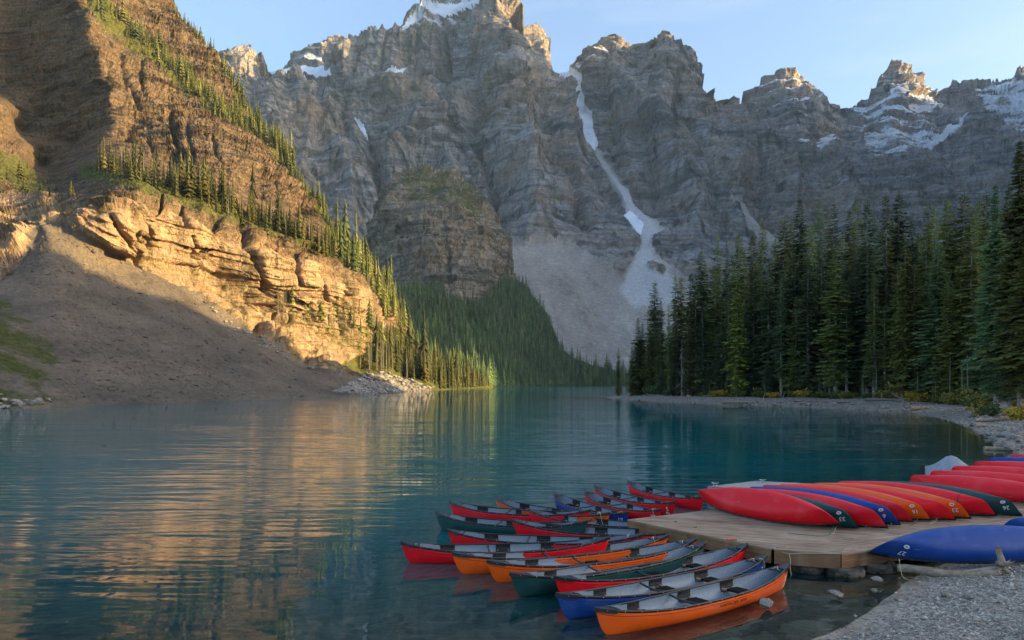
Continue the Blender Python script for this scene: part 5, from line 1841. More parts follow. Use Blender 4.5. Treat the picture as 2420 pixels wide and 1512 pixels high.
def sticker(L, side, x0, z0, dirx, parent):
    pts = [(0.062 * math.cos(a), 0.040 * math.sin(a)) for a in np.linspace(0, 6.2832, 17)[:-1]]
    o = obj('sticker', mesh_py('sticker', on_hull(pts, L, side, x0, z0, dirx, 1, '', 0.002), [tuple(range(16))]), M_WHITE, parent)
    q = [(-.03, -.014), (.03, -.014), (.03, .014), (-.03, .014)]
    obj('print', mesh_py('print', on_hull(q, L, side, x0, z0, dirx, 1, '', 0.0035), [(0, 1, 2, 3)]), M_GREYINK, o)


def make_canoe(colour, L, label, group, upside=False):
    D = canoe_parts(L)
    t = empty('canoe', label, 'canoe', group)
    me = D['skin'].copy()
    me.materials.append(HULLS[colour])
    obj('hull', me, None, t)
    obj('lining', D['lining'], M_LINING, t)
    obj('crease', D['crease'], M_BLACKINK, t)
    g = obj('gunwale', D['gunwale'], M_TRIM, t)
    rv = obj('rivets', D['rivets'], M_WHITE, g, kind='stuff')
    obj('deck_plate', D['deck-1'], M_TRIM, t)
    obj('deck_plate', D['deck1'], M_TRIM, t)
    if not upside:
        for bars, web, brs in D['seats']:
            st = obj('seat', web, M_WEB, t)
            for b in bars:
                obj('seat_bar', b, M_ASH, st)
            for b in brs:
                obj('seat_bracket', b, M_BLACK, t)
        obj('thwart', D['thwart'], M_TRIM, t)
    return t


def rope(pts, rad, mat, name, label, cat='rope', parent=None, sag=None):
    # a smooth line through the points
    P_ = [Vector(p) for p in pts]
    out = []
    for i in range(len(P_) - 1):
        p0, p1, p2, p3 = P_[max(i - 1, 0)], P_[i], P_[i + 1], P_[min(i + 2, len(P_) - 1)]
        for q in np.linspace(0, 1, 6)[:-1]:
            out.append(0.5 * ((2 * p1) + (-p0 + p2) * q + (2 * p0 - 5 * p1 + 4 * p2 - p3) * q * q + (-p0 + 3 * p1 - 3 * p2 + p3) * q ** 3))
    out.append(P_[-1])
    mb = MB()
    mb.tube(out, rad, 5)
    o = obj(name, mb.mesh(name, True), mat, parent)
    if parent is None:
        o['label'] = label
        o['category'] = cat
    return o


ENDZ = 0.50
FLOAT = -0.075
MOORED = 'canoes moored along the wooden dock'


def end_pt(u, v):
    p = G(u, v, ENDZ)
    return Vector((p[0], p[1], 0))


floating = [
    # left end, right end, colour, number, label
    ((1407, 1437), (1865, 1330), 'orange', '22', 'orange canoe numbered 22, closest to the gravel, black lettering on its side'),
    ((1315, 1402), (1812, 1311), 'blue', '3', 'blue canoe with a small orange float hanging inside, next to the orange canoe 22'),
    ((1310, 1362), (1765, 1284), 'red', '', 'red canoe between the blue canoe with the float and the green canoe 35'),
    ((1205, 1354), (1667, 1281), 'green', '35', 'dark green canoe numbered 35, between a red and an orange canoe'),
    ((1150, 1324), (1645, 1271), 'orange', '', 'orange canoe moored beside the green canoe 35'),
    ((1068, 1306), (1580, 1263), 'orange', '', 'orange canoe second from the green canoe 35, beside the long red bow'),
    ((947, 1280), (1440, 1268), 'red', '', 'red canoe whose bow reaches farthest out on the lake'),
    ((1057, 1250), (1522, 1261), 'red', '', 'red canoe lying between the dark green canoe and the farthest-out red bow'),
    ((1208, 1226), (1645, 1246), 'red', '', 'red canoe with its stern against the dock corner plank'),
    ((1029, 1209), (1389, 1230), 'green', '', 'dark green unnumbered canoe floating among the red canoes'),
    ((1062, 1184), (1396, 1204), 'red', '', 'red canoe just behind the dark green unnumbered canoe'),
    ((1247, 1201), (1598, 1233), 'red', '', 'red canoe with small white script on its bow side near the deck'),
    ((1186, 1176), (1441, 1211), 'orange', '2', 'orange canoe numbered 2, beside the blue canoe 17'),
    ((1338, 1170), (1484, 1210), 'blue', '17', 'blue canoe numbered 17, end to the dock'),
    ((1405, 1163), (1562, 1203), 'red', '30', 'red canoe numbered 30, touching the dock beside the blue canoe 17'),
    ((1433, 1151), (1595, 1185), 'red', '5', 'red canoe numbered 5 with an oval sticker, beside the canoe 30'),
    ((1524, 1143), (1664, 1172), 'red', '', 'red canoe partly hidden by the big upturned red canoe'),
]
canoes = []
for idx, (a, b, colour, num, lab_) in enumerate(floating):
    pa, pb = end_pt(*a), end_pt(*b)
    d = pb - pa
    L = min(5.9, max(4.55, d.length))
    # a canoe keeps its dock end
    keep = pb if idx >= 12 else (pa + pb) / 2 + d.normalized() * (L / 2)
    c = keep - d.normalized() * (L / 2)
    Lr = round(L * 4) / 4
    t = make_canoe(colour, Lr, lab_, MOORED)
    t.location = (c.x, c.y, FLOAT)
    t.rotation_euler = (math.radians(random.uniform(-1.5, 1.5)), 0, math.atan2(d.y, d.x))
    t.scale = (L / Lr, 1, 1)
    canoes.append((t, Lr, d.normalized(), c))
    if num:
        decal(num, Lr, -1, Lr / 2 - 0.26, 0.30, 1, 0.17, M_WHITE, t)
    if num in ('22', '5'):
        sticker(Lr, -1, Lr / 2 - 0.27, 0.16 if num == '22' else 0.17, 1, t)
t, Lr = canoes[0][:2]
decal('NORTHW  ODS   ANOE', Lr, -1, 0.35, 0.24, 1, 0.075, M_BLACKINK, t, 'lettering')
t, Lr = canoes[11][:2]
decal('Passage 16.4', Lr, -1, Lr / 2 - 0.36, 0.40, 1, 0.085, M_WHITE, t, 'lettering')
t, Lr = canoes[7][:2]
decal('Passage 16.4', Lr, -1, Lr / 2 - 0.40, 0.41, 1, 0.075, M_BLACKINK, t, 'lettering')
t, Lr = canoes[12][:2]
decal('Passage 17', Lr, -1, Lr / 2 - 0.36, 0.43, 1, 0.065, M_BLACKINK, t, 'lettering')
# painter knots at the dock ends
for i, (t, Lr, d, c) in enumerate(canoes):
    m = M_ROPE_G if i in (2, 6, 8, 9, 10, 11, 15) else M_ROPE_Y
    x = Lr / 2 * 0.84
    z = _zg(0.84)
    rope([(x, -0.09, z - .02), (x - .03, -0.05, z + .03), (x + .03, 0.0, z + .05), (x - .02, 0.05, z + .03), (x + .02, 0.09, z - .02)], 0.009, m, 'painter_rope', '', parent=t)
# hanging ends on some bows
for i, dz in ((1, 0.45), (12, 0.35), (14, 0.4), (15, 0.45)):
    t, Lr = canoes[i][:2]
    m = M_ROPE_G if i == 15 else M_ROPE_Y
    x = Lr / 2 * 0.90
    yb = -_hb(0.9) - 0.03
    rope([(x - 0.1, yb + 0.05, _zg(.9) + .04), (x, yb, _zg(.9)), (x + .04, yb, _zg(.9) - dz * .5), (x + .10, yb, _zg(.9) - dz)], 0.007, m, 'painter_rope', '', parent=t)
# little orange float in the blue canoe
t, Lr, d, c = canoes[1]
n = Vector((-d.y, d.x, 0))
bp = c - d * 0.55 - n * 0.12
fl = empty('float', 'small orange float hanging by a cord inside the blue canoe', 'float', None, (bp.x, bp.y, 0.17))
mb = MB()
mb.tube([(0, 0, -.06), (0, 0, -.045), (0, 0, -.01), (0, 0, .03), (0, 0, .05), (0, 0, .06)], [0.02, 0.055, 0.075, 0.06, 0.03, 0.012], 14)
obj('ball', mb.mesh('ball', True), M_ORANGE_P, fl)
mb = MB()
mb.tube([(0, 0, .055), (0, 0, .22)], 0.004, 4)
obj('cord', mb.mesh('cord'), M_BLACK, fl)

# ================================================================== wooden dock
DZ = 0.50
A_, C_, D_, R1, R2 = [(G(1485, 1228, DZ)[:2]), (G(1829, 1296, DZ)[:2]), (G(1985, 1307, DZ)[:2]), (22.5, 23.9), (24.5, 33.2)]
DECK = [A_, C_, D_, R1, R2]
S_IN = G(2019, 1270, DZ)[:2]                    # where the outer strip of boards meets the main deck


def clip_half(poly, p, n):
    """keep the side where (q-p).n >= 0"""
    out = []
    for i in range(len(poly)):
        a, b = Vector(poly[i]), Vector(poly[(i + 1) % len(poly)])
        da, db = (a - p).dot(n), (b - p).dot(n)
        if da >= 0:
            out.append(a)
        if (da >= 0) != (db >= 0):
            out.append(a + (b - a) * (da / (da - db)))
    return out


def plank_run(poly, direction, width, gap, zt, th, parent, mat, name='plank', most=150):
    d = Vector(direction).normalized()
    n = Vector((-d.y, d.x))
    vals = [Vector(q).dot(n) for q in poly]
    lo, hi = min(vals), max(vals)
    k = 0
    while lo < hi - 0.02 and k < most:
        w = width
        pl = clip_half(poly, n * (lo + gap / 2), n)
        pl = clip_half(pl, n * (lo + w - gap / 2), -n) if len(pl) > 2 else pl
        if len(pl) > 2:
            m = len(pl)
            c = sum(pl, Vector((0, 0))) / m
            # local frame along the board so the grain follows it
            loc = [((q - c).dot(d), (q - c).dot(n)) for q in pl]
            dz = random.uniform(-0.003, 0.003)
            V = [(x, y, dz) for x, y in loc] + [(x, y, dz - th) for x, y in loc]
            Fc = [tuple(range(m)), tuple(range(2 * m - 1, m - 1, -1))] + [(i, m + i, m + (i + 1) % m, (i + 1) % m) for i in range(m)]
            me = mesh_py(name, V, Fc)
            o = obj(name, me, mat, parent, (c.x, c.y, zt))
            o.rotation_euler = (0, 0, math.atan2(d.y, d.x))
            k += 1
        lo += w


dock = empty('dock', 'weathered wooden dock on tyres with upturned canoes on it', 'dock')
vD, vC, vS, vR1 = Vector(D_), Vector(C_), Vector(S_IN), Vector(R1)
strip_n = Vector((-(vR1 - vD).y, (vR1 - vD).x)).normalized()
w_strip = (vS - vD).dot(strip_n)
main = clip_half([Vector(q) for q in DECK], vD + strip_n * w_strip, strip_n)
# the little corner in front of the seam belongs to the main boards
main_poly = [Vector(A_), vC, vD, vS, vR1 + strip_n * w_strip, Vector(R2)]
front = clip_half(clip_half([Vector(q) for q in DECK], vD + strip_n * w_strip, -strip_n), vD, Vector(((vS - vD).y, -(vS - vD).x)))


def split_left():
    m = Vector((-(vS - vD).y, (vS - vD).x))
    a = clip_half(clip_half([Vector(q) for q in DECK], vD + strip_n * w_strip, -strip_n), vD, m)
    return a


corner = split_left()
dir1 = vD - vC
plank_run(main, dir1, 0.140, 0.028, DZ, 0.035, dock, M_PLANK)
plank_run(corner, dir1, 0.140, 0.028, DZ, 0.035, dock, M_PLANK)
plank_run(front, vR1 - vD, 0.140, 0.028, DZ, 0.035, dock, M_PLANK)


def fascia(a, b, zt, h, th=0.045, mat=None):
    a, b = Vector(a), Vector(b)
    d = b - a
    mb = MB()
    mb.box((0, 0, 0), (d.length, th, h))
    o = obj('fascia_board', mb.mesh('fascia_board'), mat or M_FASCIA, dock, ((a.x + b.x) / 2, (a.y + b.y) / 2, zt - h / 2))
    o.rotation_euler = (0, 0, math.atan2(d.y, d.x))


mid_ = Vector(A_).lerp(vC, 0.93)
for a, b in ((Vector(A_), Vector(A_).lerp(vC, 0.46)), (Vector(A_).lerp(vC, 0.463), Vector(A_).lerp(vC, 0.985)), (vC, vD), (vD, vD.lerp(vR1, 0.22)), (vD.lerp(vR1, 0.222), vD.lerp(vR1, 0.6)), (vD.lerp(vR1, 0.602), vR1),
             (Vector(A_), Vector(A_).lerp(Vector(R2), 0.4)), (Vector(A_).lerp(Vector(R2), 0.402), Vector(R2))):
    d = (b - a).normalized()
    n = Vector((d.y, -d.x))
    if (a - Vector((12, 24))).dot(n) < 0:
        n = -n
    a2, b2 = a + n * 0.026, b + n * 0.026
    fascia(a2, b2, DZ - 0.040, 0.30)
    mb = MB()
    mb.box((0, 0, 0), ((b - a).length, 0.06, 0.034))
    o = obj('edge_board', mb.mesh('edge_board'), M_PLANK, dock, ((a2.x + b2.x) / 2, (a2.y + b2.y) / 2, DZ - 0.0195))
    o.rotation_euler = (0, 0, math.atan2(d.y, d.x))
# underside frame, coloured black to stand for shade between the boards
mb = MB()
cen = Vector((13.5, 24))
V = [(q[0] * .97 + cen.x * .03, q[1] * .97 + cen.y * .03) for q in DECK]
mb.add([(x, y, DZ - 0.10) for x, y in V] + [(x, y, DZ - 0.27) for x, y in V], [(0, 1, 2, 3, 4), (9, 8, 7, 6, 5)] + [(i, 5 + i, 5 + (i + 1) % 5, (i + 1) % 5) for i in range(5)])
obj('frame', mb.mesh('frame'), M_BLACK, dock)


def tyre(u, v, z, r, h, label):
    x, y, _ = G(u, v, z)
    t = empty('tyre', label, 'tyre', 'old tyres that carry the dock', (x, y, z), random.random() * 6)
    prof_ = [(0.55, 0.5), (0.80, 0.5), (0.93, 0.42), (1.0, 0.25), (1.0, -0.25), (0.93, -0.42), (0.80, -0.5), (0.55, -0.5), (0.52, -0.3), (0.52, 0.3)]
    n = 36
    V, Fc = [], []
    for i in range(n):
        a = 6.28319 * i / n
        for j, (pr, pz) in enumerate(prof_):
            g = 1 - (0.018 if (i % 2 and 3 <= j <= 4) else 0)
            V.append((r * pr * g * math.cos(a), r * pr * g * math.sin(a), pz * h))
    m = len(prof_)
    for i in range(n):
        for j in range(m):
            Fc.append((i * m + j, ((i + 1) % n) * m + j, ((i + 1) % n) * m + (j + 1) % m, i * m + (j + 1) % m))
    obj('tread', mesh_py('tread', V, Fc, False), M_TYRE, t)
    mb = MB()
    for sgn in (1, -1):
        pts = [(r * 0.70 * math.cos(a), r * 0.70 * math.sin(a), sgn * h * 0.505) for a in np.linspace(0, 6.28319, 25)]
        mb.tube(pts, 0.010, 4, False)
    obj('bead', mb.mesh('bead'), M_TYRE, t)


tyre(1996, 1352, 0.03, 0.42, 0.30, 'muddy old tyre under the front corner of the dock')
tyre(1908, 1341, 0.04, 0.40, 0.22, 'old tyre in the shade under the dock, toward the orange canoe 22')
tyre(2072, 1340, 0.05, 0.42, 0.28, 'old tyre under the dock beside the bow of the upturned blue canoe')

# mooring lines and hardware along the dock
c_ = Vector(A_).lerp(vC, 0.60)


def dk(u, v, z=DZ + 0.01):
    return G(u, v, z)


p1, p2, p3, p4 = dk(1829, 1295), dk(1862, 1308, .42), dk(1900, 1307, .46), dk(1985, 1308)
rope([p1, p2, p3, p4], 0.010, M_ROPE_Y, 'mooring_line', 'cream mooring line strung along the front edge of the dock')
q = Vector(dk(1864, 1309, .43))
rope([(q.x, q.y, .43), (q.x + .02, q.y - .03, .3), (q.x + .01, q.y - .04, .1), (q.x + .03, q.y - .1, -.03)], 0.009, M_ROPE_Y, 'hanging_rope', 'yellowish rope hanging from the dock beside canoe 22')
q1, q2, q3, q4 = dk(1647, 1274, .40), dk(1665, 1274, .38), dk(1690, 1274, .42), dk(1700, 1272, .5)
rope([q1, q2, q3, q4], 0.010, M_ROPE_G, 'mooring_line', 'tangled green mooring line at the dock corner behind the orange canoes')
mb = MB()
cx_, cy_, _ = dk(1728, 1277)
mb.tube([(cx_ - .12, cy_ + .03, .535), (cx_ + .12, cy_ - .03, .535)], 0.018, 6)
mb.tube([(cx_, cy_, .50), (cx_, cy_, .53)], 0.014, 6)
o = obj('cleat', mb.mesh('cleat', True), M_ORANGE_P, label='small orange cleat on the side edge of the dock', category='cleat')
for u, v, lab_ in ((1829, 1294, 'small iron ring at the dock corner holding the cream line'), (1506, 1233, 'small steel eye ring on the dock near canoe 30')):
    x, y, _ = dk(u, v)
    mb = MB()
    mb.tube([(x + .035 * math.cos(a), y, .545 + .035 * math.sin(a)) for a in np.linspace(0, 6.283, 13)], 0.008, 5, False)
    obj('eye_ring', mb.mesh('eye_ring', True), M_STEEL, label=lab_, category='ring')

# ================================================================== grey floating dock behind
fd = empty('floating_dock', 'pale grey plastic floating dock beyond the upturned canoes', 'dock')
fz = 0.42
f1, f2, f4 = Vector(G(1671, 1149, fz)[:2]), Vector(G(1786, 1136, fz)[:2]), Vector(G(1880, 1160, fz)[:2])
f3 = f2 + (f4 - f1) * 0.92
FP = [f1, f1 + (f4 - f1) * 0.92, f3, f2]
plank_run(FP, f2 - f1, 0.2, 0.008, fz, 0.03, fd, M_DOCKGREY, 'deck_board')
mb = MB()
mb.add([(q.x, q.y, fz - .033) for q in FP] + [(q.x, q.y, -0.15) for q in FP], [(0, 1, 2, 3), (7, 6, 5, 4), (0, 4, 5, 1), (1, 5, 6, 2), (2, 6, 7, 3), (3, 7, 4, 0)])
obj('float_body', mb.mesh('float_body'), M_DOCKGREY, fd)
dF = (FP[1] - FP[0]).normalized()
nF = Vector((dF.y, -dF.x))
for k in range(5):
    q = FP[0] + dF * (0.32 + 0.62 * k) + nF * 0.004
    for sx, sz in ((0.20, 0.08), (0.08, 0.24)):
        mb = MB()
        mb.box((0, 0, 0), (sx, 0.02 if sx > .1 else 0.024, sz))
        o = obj('socket', mb.mesh('socket'), M_BLACK, fd, (q.x, q.y, 0.20))
        o.rotation_euler = (0, 0, math.atan2(dF.y, dF.x))
for q in (FP[0].lerp(FP[2], 0.06), FP[3].lerp(FP[1], 0.22)):
    mb = MB()
    mb.tube([(-.14, 0, .13), (0, 0, .10), (.14, 0, .13)], [.02, .03, .02], 6)
    mb.tube([(-.05, 0, 0), (-.05, 0, .11)], .025, 6)
    mb.tube([(.05, 0, 0), (.05, 0, .11)], .025, 6)
    obj('cleat', mb.mesh('cleat', True), M_STEEL, fd, (q.x, q.y, fz))

# ================================================================== upturned canoes
UP = 'upturned canoes laid in a row on the dock'


def upturned(colour, pl, pr, zc, roll, num, label, L=5.1, group=UP, pitch=0.0):
    """pl, pr: far (inland of view) and near ends on plan; the boat lies keel up, heeled by roll degrees"""
    pl, pr = Vector(pl), Vector(pr)
    d = pr - pl
    Lr = round(L * 4) / 4
    t = make_canoe(colour, Lr, label, group, True)
    dn = d.normalized()
    near = Vector((dn.y, -dn.x)) * (1 if roll > 0 else -1)
    c = pr - dn * L / 2 + near * 0.52 * math.sin(math.radians(abs(roll)))
    t.rotation_mode = 'XYZ'
    R = Matrix.Rotation(math.atan2(d.y, d.x), 4, 'Z') @ Matrix.Rotation(math.radians(pitch), 4, 'Y') @ Matrix.Rotation(math.radians(180 + roll), 4, 'X')
    t.rotation_euler = R.to_euler()
    t.location = (c.x, c.y, zc)
    if num:
        decal(num, Lr, 1, Lr / 2 - 0.30, 0.27, -1, 0.155, M_WHITE, t)
        sticker(Lr, 1, Lr / 2 - 0.36, 0.11, -1, t)
    return t, Lr


# ends on plan from the sighted right tips
tips = [(8.43, 19.5), None]
ax = Vector((2.58, -4.2)).normalized()
row = [('red', 1972, 1243, '', 'big glossy red upturned canoe, nearest the water on the dock'),
       ('green', 2006, 1239, '33', 'dark green upturned canoe with sticker and number 33, behind the big red one'),
       ('red', 2054, 1249, '', 'red upturned canoe between the green canoe 33 and the blue canoe 6'),
       ('blue', 2121, 1234, '6', 'blue upturned canoe numbered 6 on the dock'),
       ('red', 2169, 1225, '', 'red upturned canoe between the blue canoe 6 and the orange canoe 16'),
       ('orange', 2201, 1220, '16', 'orange upturned canoe numbered 16, on the side toward the blue canoe 6'),
       ('red', 2252, 1224, '', 'red upturned canoe between the two orange upturned canoes'),
       ('orange', 2285, 1222, '23', 'orange upturned canoe numbered 23, next to the corded red canoe'),
       ('red', 2361, 1212, '', 'red upturned canoe with a cord tied round its hull'),
       ('green', 2384, 1210, '26', 'dark green upturned canoe numbered 26 on the dock')]
tz = DZ + 0.10
for i, (colour, u, v, num, lab_) in enumerate(row):
    tip0 = Vector(G(row[0][1], row[0][2], tz)[:2])
    lat = [-0.12, 0.42, 1.08, 1.78, 2.48, 3.12, 3.72, 4.30, 5.35, 5.95][i]
    fwd = [0.20, 0.42, 0.80, 0.72, 0.66, 0.78, 1.12, 1.22, 1.36, 1.75][i]
    a_ = ax
    tip = tip0 + a_ * fwd + Vector((-ax.y, ax.x)) * lat
    t, Lr = upturned(colour, tip - a_ * 5, tip, DZ + (0.56 if i else 0.585), 31 if i else 48, num, lab_, 5.1 if i else 4.75)
    if i == 8:
        mb = MB()
        pts = []
        for k in np.linspace(-1, 1, 17):
            x, b, z = hull_pt(0.66, 1 - (1 - abs(k)) , Lr)
            pts.append((x + 0.10 * k, math.copysign(b + 0.008, k), z - (0.006 if abs(k) < .3 else 0)))
        mb.tube(pts, 0.012, 5)
        obj('cord', mb.mesh('cord', True), M_BLACK, t)
# second row, running out of the picture
more = [('red', (14.1, 26.6), 'red upturned canoe right behind the green canoe 26'),
        ('red', (15.4, 27.7), 'second red upturned canoe behind the green canoe 26'),
        ('red', (16.9, 28.9), 'third red upturned canoe behind the green canoe 26'),
        ('red', (18.6, 30.3), 'red upturned canoe beside the grey covered boat'),
        ('blue', (20.0, 31.6), 'blue upturned canoe far along the row, beyond the grey covered boat'),
        ('red', (21.6, 32.6), 'last red upturned canoe at the end of the row')]
for i, (colour, far_tip, lab_) in enumerate(more):
    p = Vector(far_tip)
    a_ = Vector((0.55, -0.83)).normalized()
    upturned(colour, p, p + a_ * 5.1, DZ + 0.60 + 0.03 * i, 28, '', lab_, 5.1)
# blue ones on the gravel
upturned('blue', (8.05 + 5.2, 17.35), (8.05, 16.85), 0.84, -48, '', 'big scuffed blue upturned canoe numbered 27 propped on driftwood', 5.35, None, 0.0)
big_blue = [o for o in COL.objects if o.get('label', '').startswith('big scuffed blue')][0]
decal('27', 5.25, -1, 5.25 / 2 - 0.55, 0.28, 1, 0.16, M_WHITE, big_blue)
sticker(5.25, -1, 5.25 / 2 - 0.60, 0.11, 1, big_blue)
upturned('blue', (17.6, 19.3), (12.4, 19.2), 0.88, -28, '', 'faded blue upturned canoe behind the big blue one, cut by the edge of the photo', 5.1, None)
rope([(8.55, 16.5, .42), (8.56, 16.45, .2), (8.60, 16.40, .02), (8.72, 16.2, 0.0)], 0.008, M_ROPE_Y, 'hanging_rope', 'thin cream rope hanging from the bow of the big blue canoe')
rope([G(1968, 1242, .62), G(1960, 1262, .51), G(1930, 1266, .51), G(1860, 1259, .51)], 0.009, M_ROPE_G, 'loose_rope', 'loose green rope lying on the deck by the big red canoe')
rope([G(1975, 1245, .6), G(1970, 1258, .51), G(1964, 1262, .51)], 0.008, M_ROPE_Y, 'loose_rope', 'short cream rope end on the deck below the green canoe 33')
for (u, v) in ((2160, 1236), (2208, 1231), (2098, 1247)):
    rope([G(u + 8, v - 12, .62), G(u + 2, v, .52), G(u - 12, v + 7, .51)], 0.008, M_ROPE_Y if u > 2200 else M_ROPE_G, 'loose_rope', {2160: 'short green rope under the red canoe next to canoe 16', 2208: 'short cream rope under the orange canoe 16', 2098: 'short green rope under the blue canoe 6'}[u])

# ================================================================== grey covered boat behind the row
bt = empty('covered_boat', 'small boat under a peaked grey canvas cover beyond the canoes', 'boat', None, (20.4, 33.0, -0.18), math.radians(-38))
V, Fc = [], []
nu_, nv_ = 18, 12
for i in range(nu_ + 1):
    s = -1 + 2 * i / nu_
    for j in range(nv_ + 1):
        k = -1 + 2 * j / nv_
        half = 0.85 * (1 - abs(s) ** 3) ** 0.6 + 0.02
        peak_ = math.exp(-((s + 0.45) / 0.30) ** 2)
        zz = 0.42 + (0.62 * peak_ + 0.22) * (1 - abs(k) ** 1.3) + 0.03 * math.sin(9 * k + 4 * s) * (1 - abs(k))
        if abs(k) > 0.95:
            zz = 0.30
        V.append((s * 1.9, k * half, zz))
for i in range(nu_):
    for j in range(nv_):
        a = i * (nv_ + 1) + j
        Fc.append((a, a + nv_ + 1, a + nv_ + 2, a + 1))
obj('cover', mesh_py('cover', V, Fc, True), M_TARP, bt)
mb = MB()
V, Fc = [], []
for i in range(nu_ + 1):
    s = -1 + 2 * i / nu_
    half = 0.85 * (1 - abs(s) ** 3) ** 0.6 + 0.01
    for k, zf in ((-1, .36), (-.85, .1), (0, -.12), (.85, .1), (1, .36)):
        V.append((s * 1.88, k * half * .99, zf))
for i in range(nu_):
    for j in range(4):
        a = i * 5 + j
        Fc.append((a, a + 1, a + 6, a + 5))
obj('hull', mesh_py('hull', V, Fc, True), M_STEEL, bt)
mb = MB()
mb.box((-2.0, 0.1, 0.42), (0.16, 0.2, 0.62))
mb.box((-2.02, 0.1, 0.05), (0.08, 0.06, 0.5))
obj('motor', mb.mesh('motor'), M_BLACK, bt)


# ================================================================== driftwood and stones
def log_mesh(L, r, seed, bend=0.15, stubs=2, root=False):
    rr = random.Random(seed)
    mb = MB()
    n = 12
    pts, rads = [], []
    for i in range(n + 1):
        t = i / n
        pts.append((L * (t - .5), bend * L * 0.3 * math.sin(t * 3.1) + rr.uniform(-.02, .02), rr.uniform(-.015, .015)))
        rads.append(r * (1 - 0.45 * t) * rr.uniform(.9, 1.1))
    mb.tube(pts, rads, 10)
    body = mb.mesh('log', True)
    mb = MB()
    for _ in range(stubs):
        i = rr.randrange(2, n)
        a = rr.uniform(.3, 2.8)
        p = Vector(pts[i])
        d = Vector((rr.uniform(-.4, .7), math.cos(a), abs(math.sin(a)))).normalized()
        l_ = rr.uniform(.4, 1.0) * L * .2
        mb.tube([p, p + d * l_ * .5, p + d * l_ + Vector((0, 0, -.05 * l_))], [rads[i] * .45, rads[i] * .3, rads[i] * .1], 5)
    if root:
        for _ in range(9):
            a = rr.uniform(0, 6.28)
            p = Vector(pts[0])
            d = Vector((-.5 - rr.random() * .5, math.cos(a), math.sin(a) * .8 + .25)).normalized()
            l_ = rr.uniform(.8, 1.6) * r * 4
            mb.tube([p + Vector((r, 0, 0)), p + d * l_ * .5, p + d * l_ + Vector((rr.uniform(-.1, .1), rr.uniform(-.1, .1), 0))], [r * .6, r * .35, r * .08], 6)
    return body, (mb.mesh('branch_stub', True) if (stubs or root) else None)


def log(x, y, z, L, r, rz, label, seed, stubs=2, root=False, tilt=0.0, group=None, bend=.15):
    b, s = log_mesh(L, r, seed, bend, stubs, root)
    t = empty('driftwood_log', label, 'driftwood', group, (x, y, z), rz)
    t.rotation_euler[1] = tilt
    obj('log', b, M_DRIFT, t)
    if s:
        obj('roots' if root else 'branch_stub', s, M_DRIFT, t, kind='stuff')


DG = 'bleached driftwood logs on the stony beach'
k = 0
for (u, v, L, r, ang, lab_, root) in [
        (1790, 951, 15, .30, 8, 'long pale driftwood log angled down to the water on the beach', False), (1690, 935, 6, .18, 0, 'short driftwood log below the yellow shrubs', False),
        (1930, 947, 9, .2, -3, 'thin driftwood pole lying under the forest edge', False), (2105, 945, 9, .28, -12, 'leaning driftwood pole beside the bleached root stump', False),
        (2150, 945, 5, .42, 35, 'dark driftwood stump with upturned silver roots', True), (2225, 946, 4, .45, 20, 'knotted driftwood root mass on the upper beach', True),
        (2180, 966, 6, .38, 25, 'driftwood log with its cut end at the waterline', False), (2190, 952, 7, .16, 15, 'slim driftwood branch across the beach stones', False),
        (2345, 974, 6, .34, 4, 'thick pale driftwood log across the upper beach', False), (2360, 992, 6, .22, 12, 'long driftwood branch heap with forked twigs', False),
        (2390, 987, 5, .2, 20, 'forked driftwood branch next to the branch heap', False), (2350, 1005, 3.6, .16, -4, 'short driftwood stick above the pebble bank', False),
        (2400, 1060, 3.4, .14, -28, 'driftwood stick among boulders near the water', False), (2395, 1027, 3, .12, 2, 'orange-brown driftwood stick by the edge of the photo', False),
        (1560, 934, 7, .2, -4, 'grey driftwood log on the sandy point', False), (2020, 950, 8, .18, 3, 'driftwood log half sunk in beach stones', False)]:
    yy = np.linspace(40, 240, 900)                # where the sight line first meets the beach
    hit = CAM_H + (V0 - v) / F * yy < ground_z((u - U0) / F * yy, yy) + 0.15
    y0 = float(yy[np.argmax(hit)])
    x0 = (u - U0) / F * y0
    k += 1
    log(x0, y0, ground_at(x0, y0) + r * .7, L, r, math.radians(ang), lab_, 900 + k, 3 if not root else 0, root, group=DG)

# the big root log in front of the blue canoe
t = empty('driftwood_log', 'smooth driftwood log with upright gnarled root, in front of the big blue canoe', 'driftwood', None, (0, 0, 0))
a0, a1 = Vector(G(2120, 1340, .16)), Vector(G(2352, 1361, .14))
mb = MB()
pts, rads = [], []
for i in range(15):
    q = i / 14
    p = a0.lerp(a1, q)
    pts.append((p.x, p.y - .10 * math.sin(q * 3.1), p.z + .02 * math.sin(q * 9) - .02 + .05 * q ** 4))
    rads.append(0.085 + 0.03 * q + 0.06 * q ** 6 + .008 * math.sin(q * 23))
mb.tube(pts, rads, 14)
obj('log', mb.mesh('log', True), M_DRIFT, t)
e = Vector(pts[-1])
mb = MB()
rr = random.Random(5)
mb.tube([e - Vector((.18, 0, 0)), e + Vector((.05, .0, .04)), e + Vector((.14, .0, .20)), e + Vector((.12, .02, .36)), e + Vector((.07, .02, .50)), e + Vector((.085, .02, .60))], [.10, .13, .105, .065, .055, .045], 10)
for _ in range(22):
    p = e + Vector((rr.uniform(.02, .2), rr.uniform(-.06, .06), rr.uniform(-.05, .26)))
    d = Vector((rr.uniform(.1, 1), rr.uniform(-.8, .8), rr.uniform(-.5, .5))).normalized()
    l_ = rr.uniform(.08, .22)
    mb.tube([p, p + d * l_ * .6 + Vector((0, 0, -.01)), p + d * l_ + Vector((rr.uniform(-.03, .03), 0, rr.uniform(-.05, .03)))], [.045, .03, .008], 6)
obj('root', mb.mesh('root', True), M_DRIFT, t)


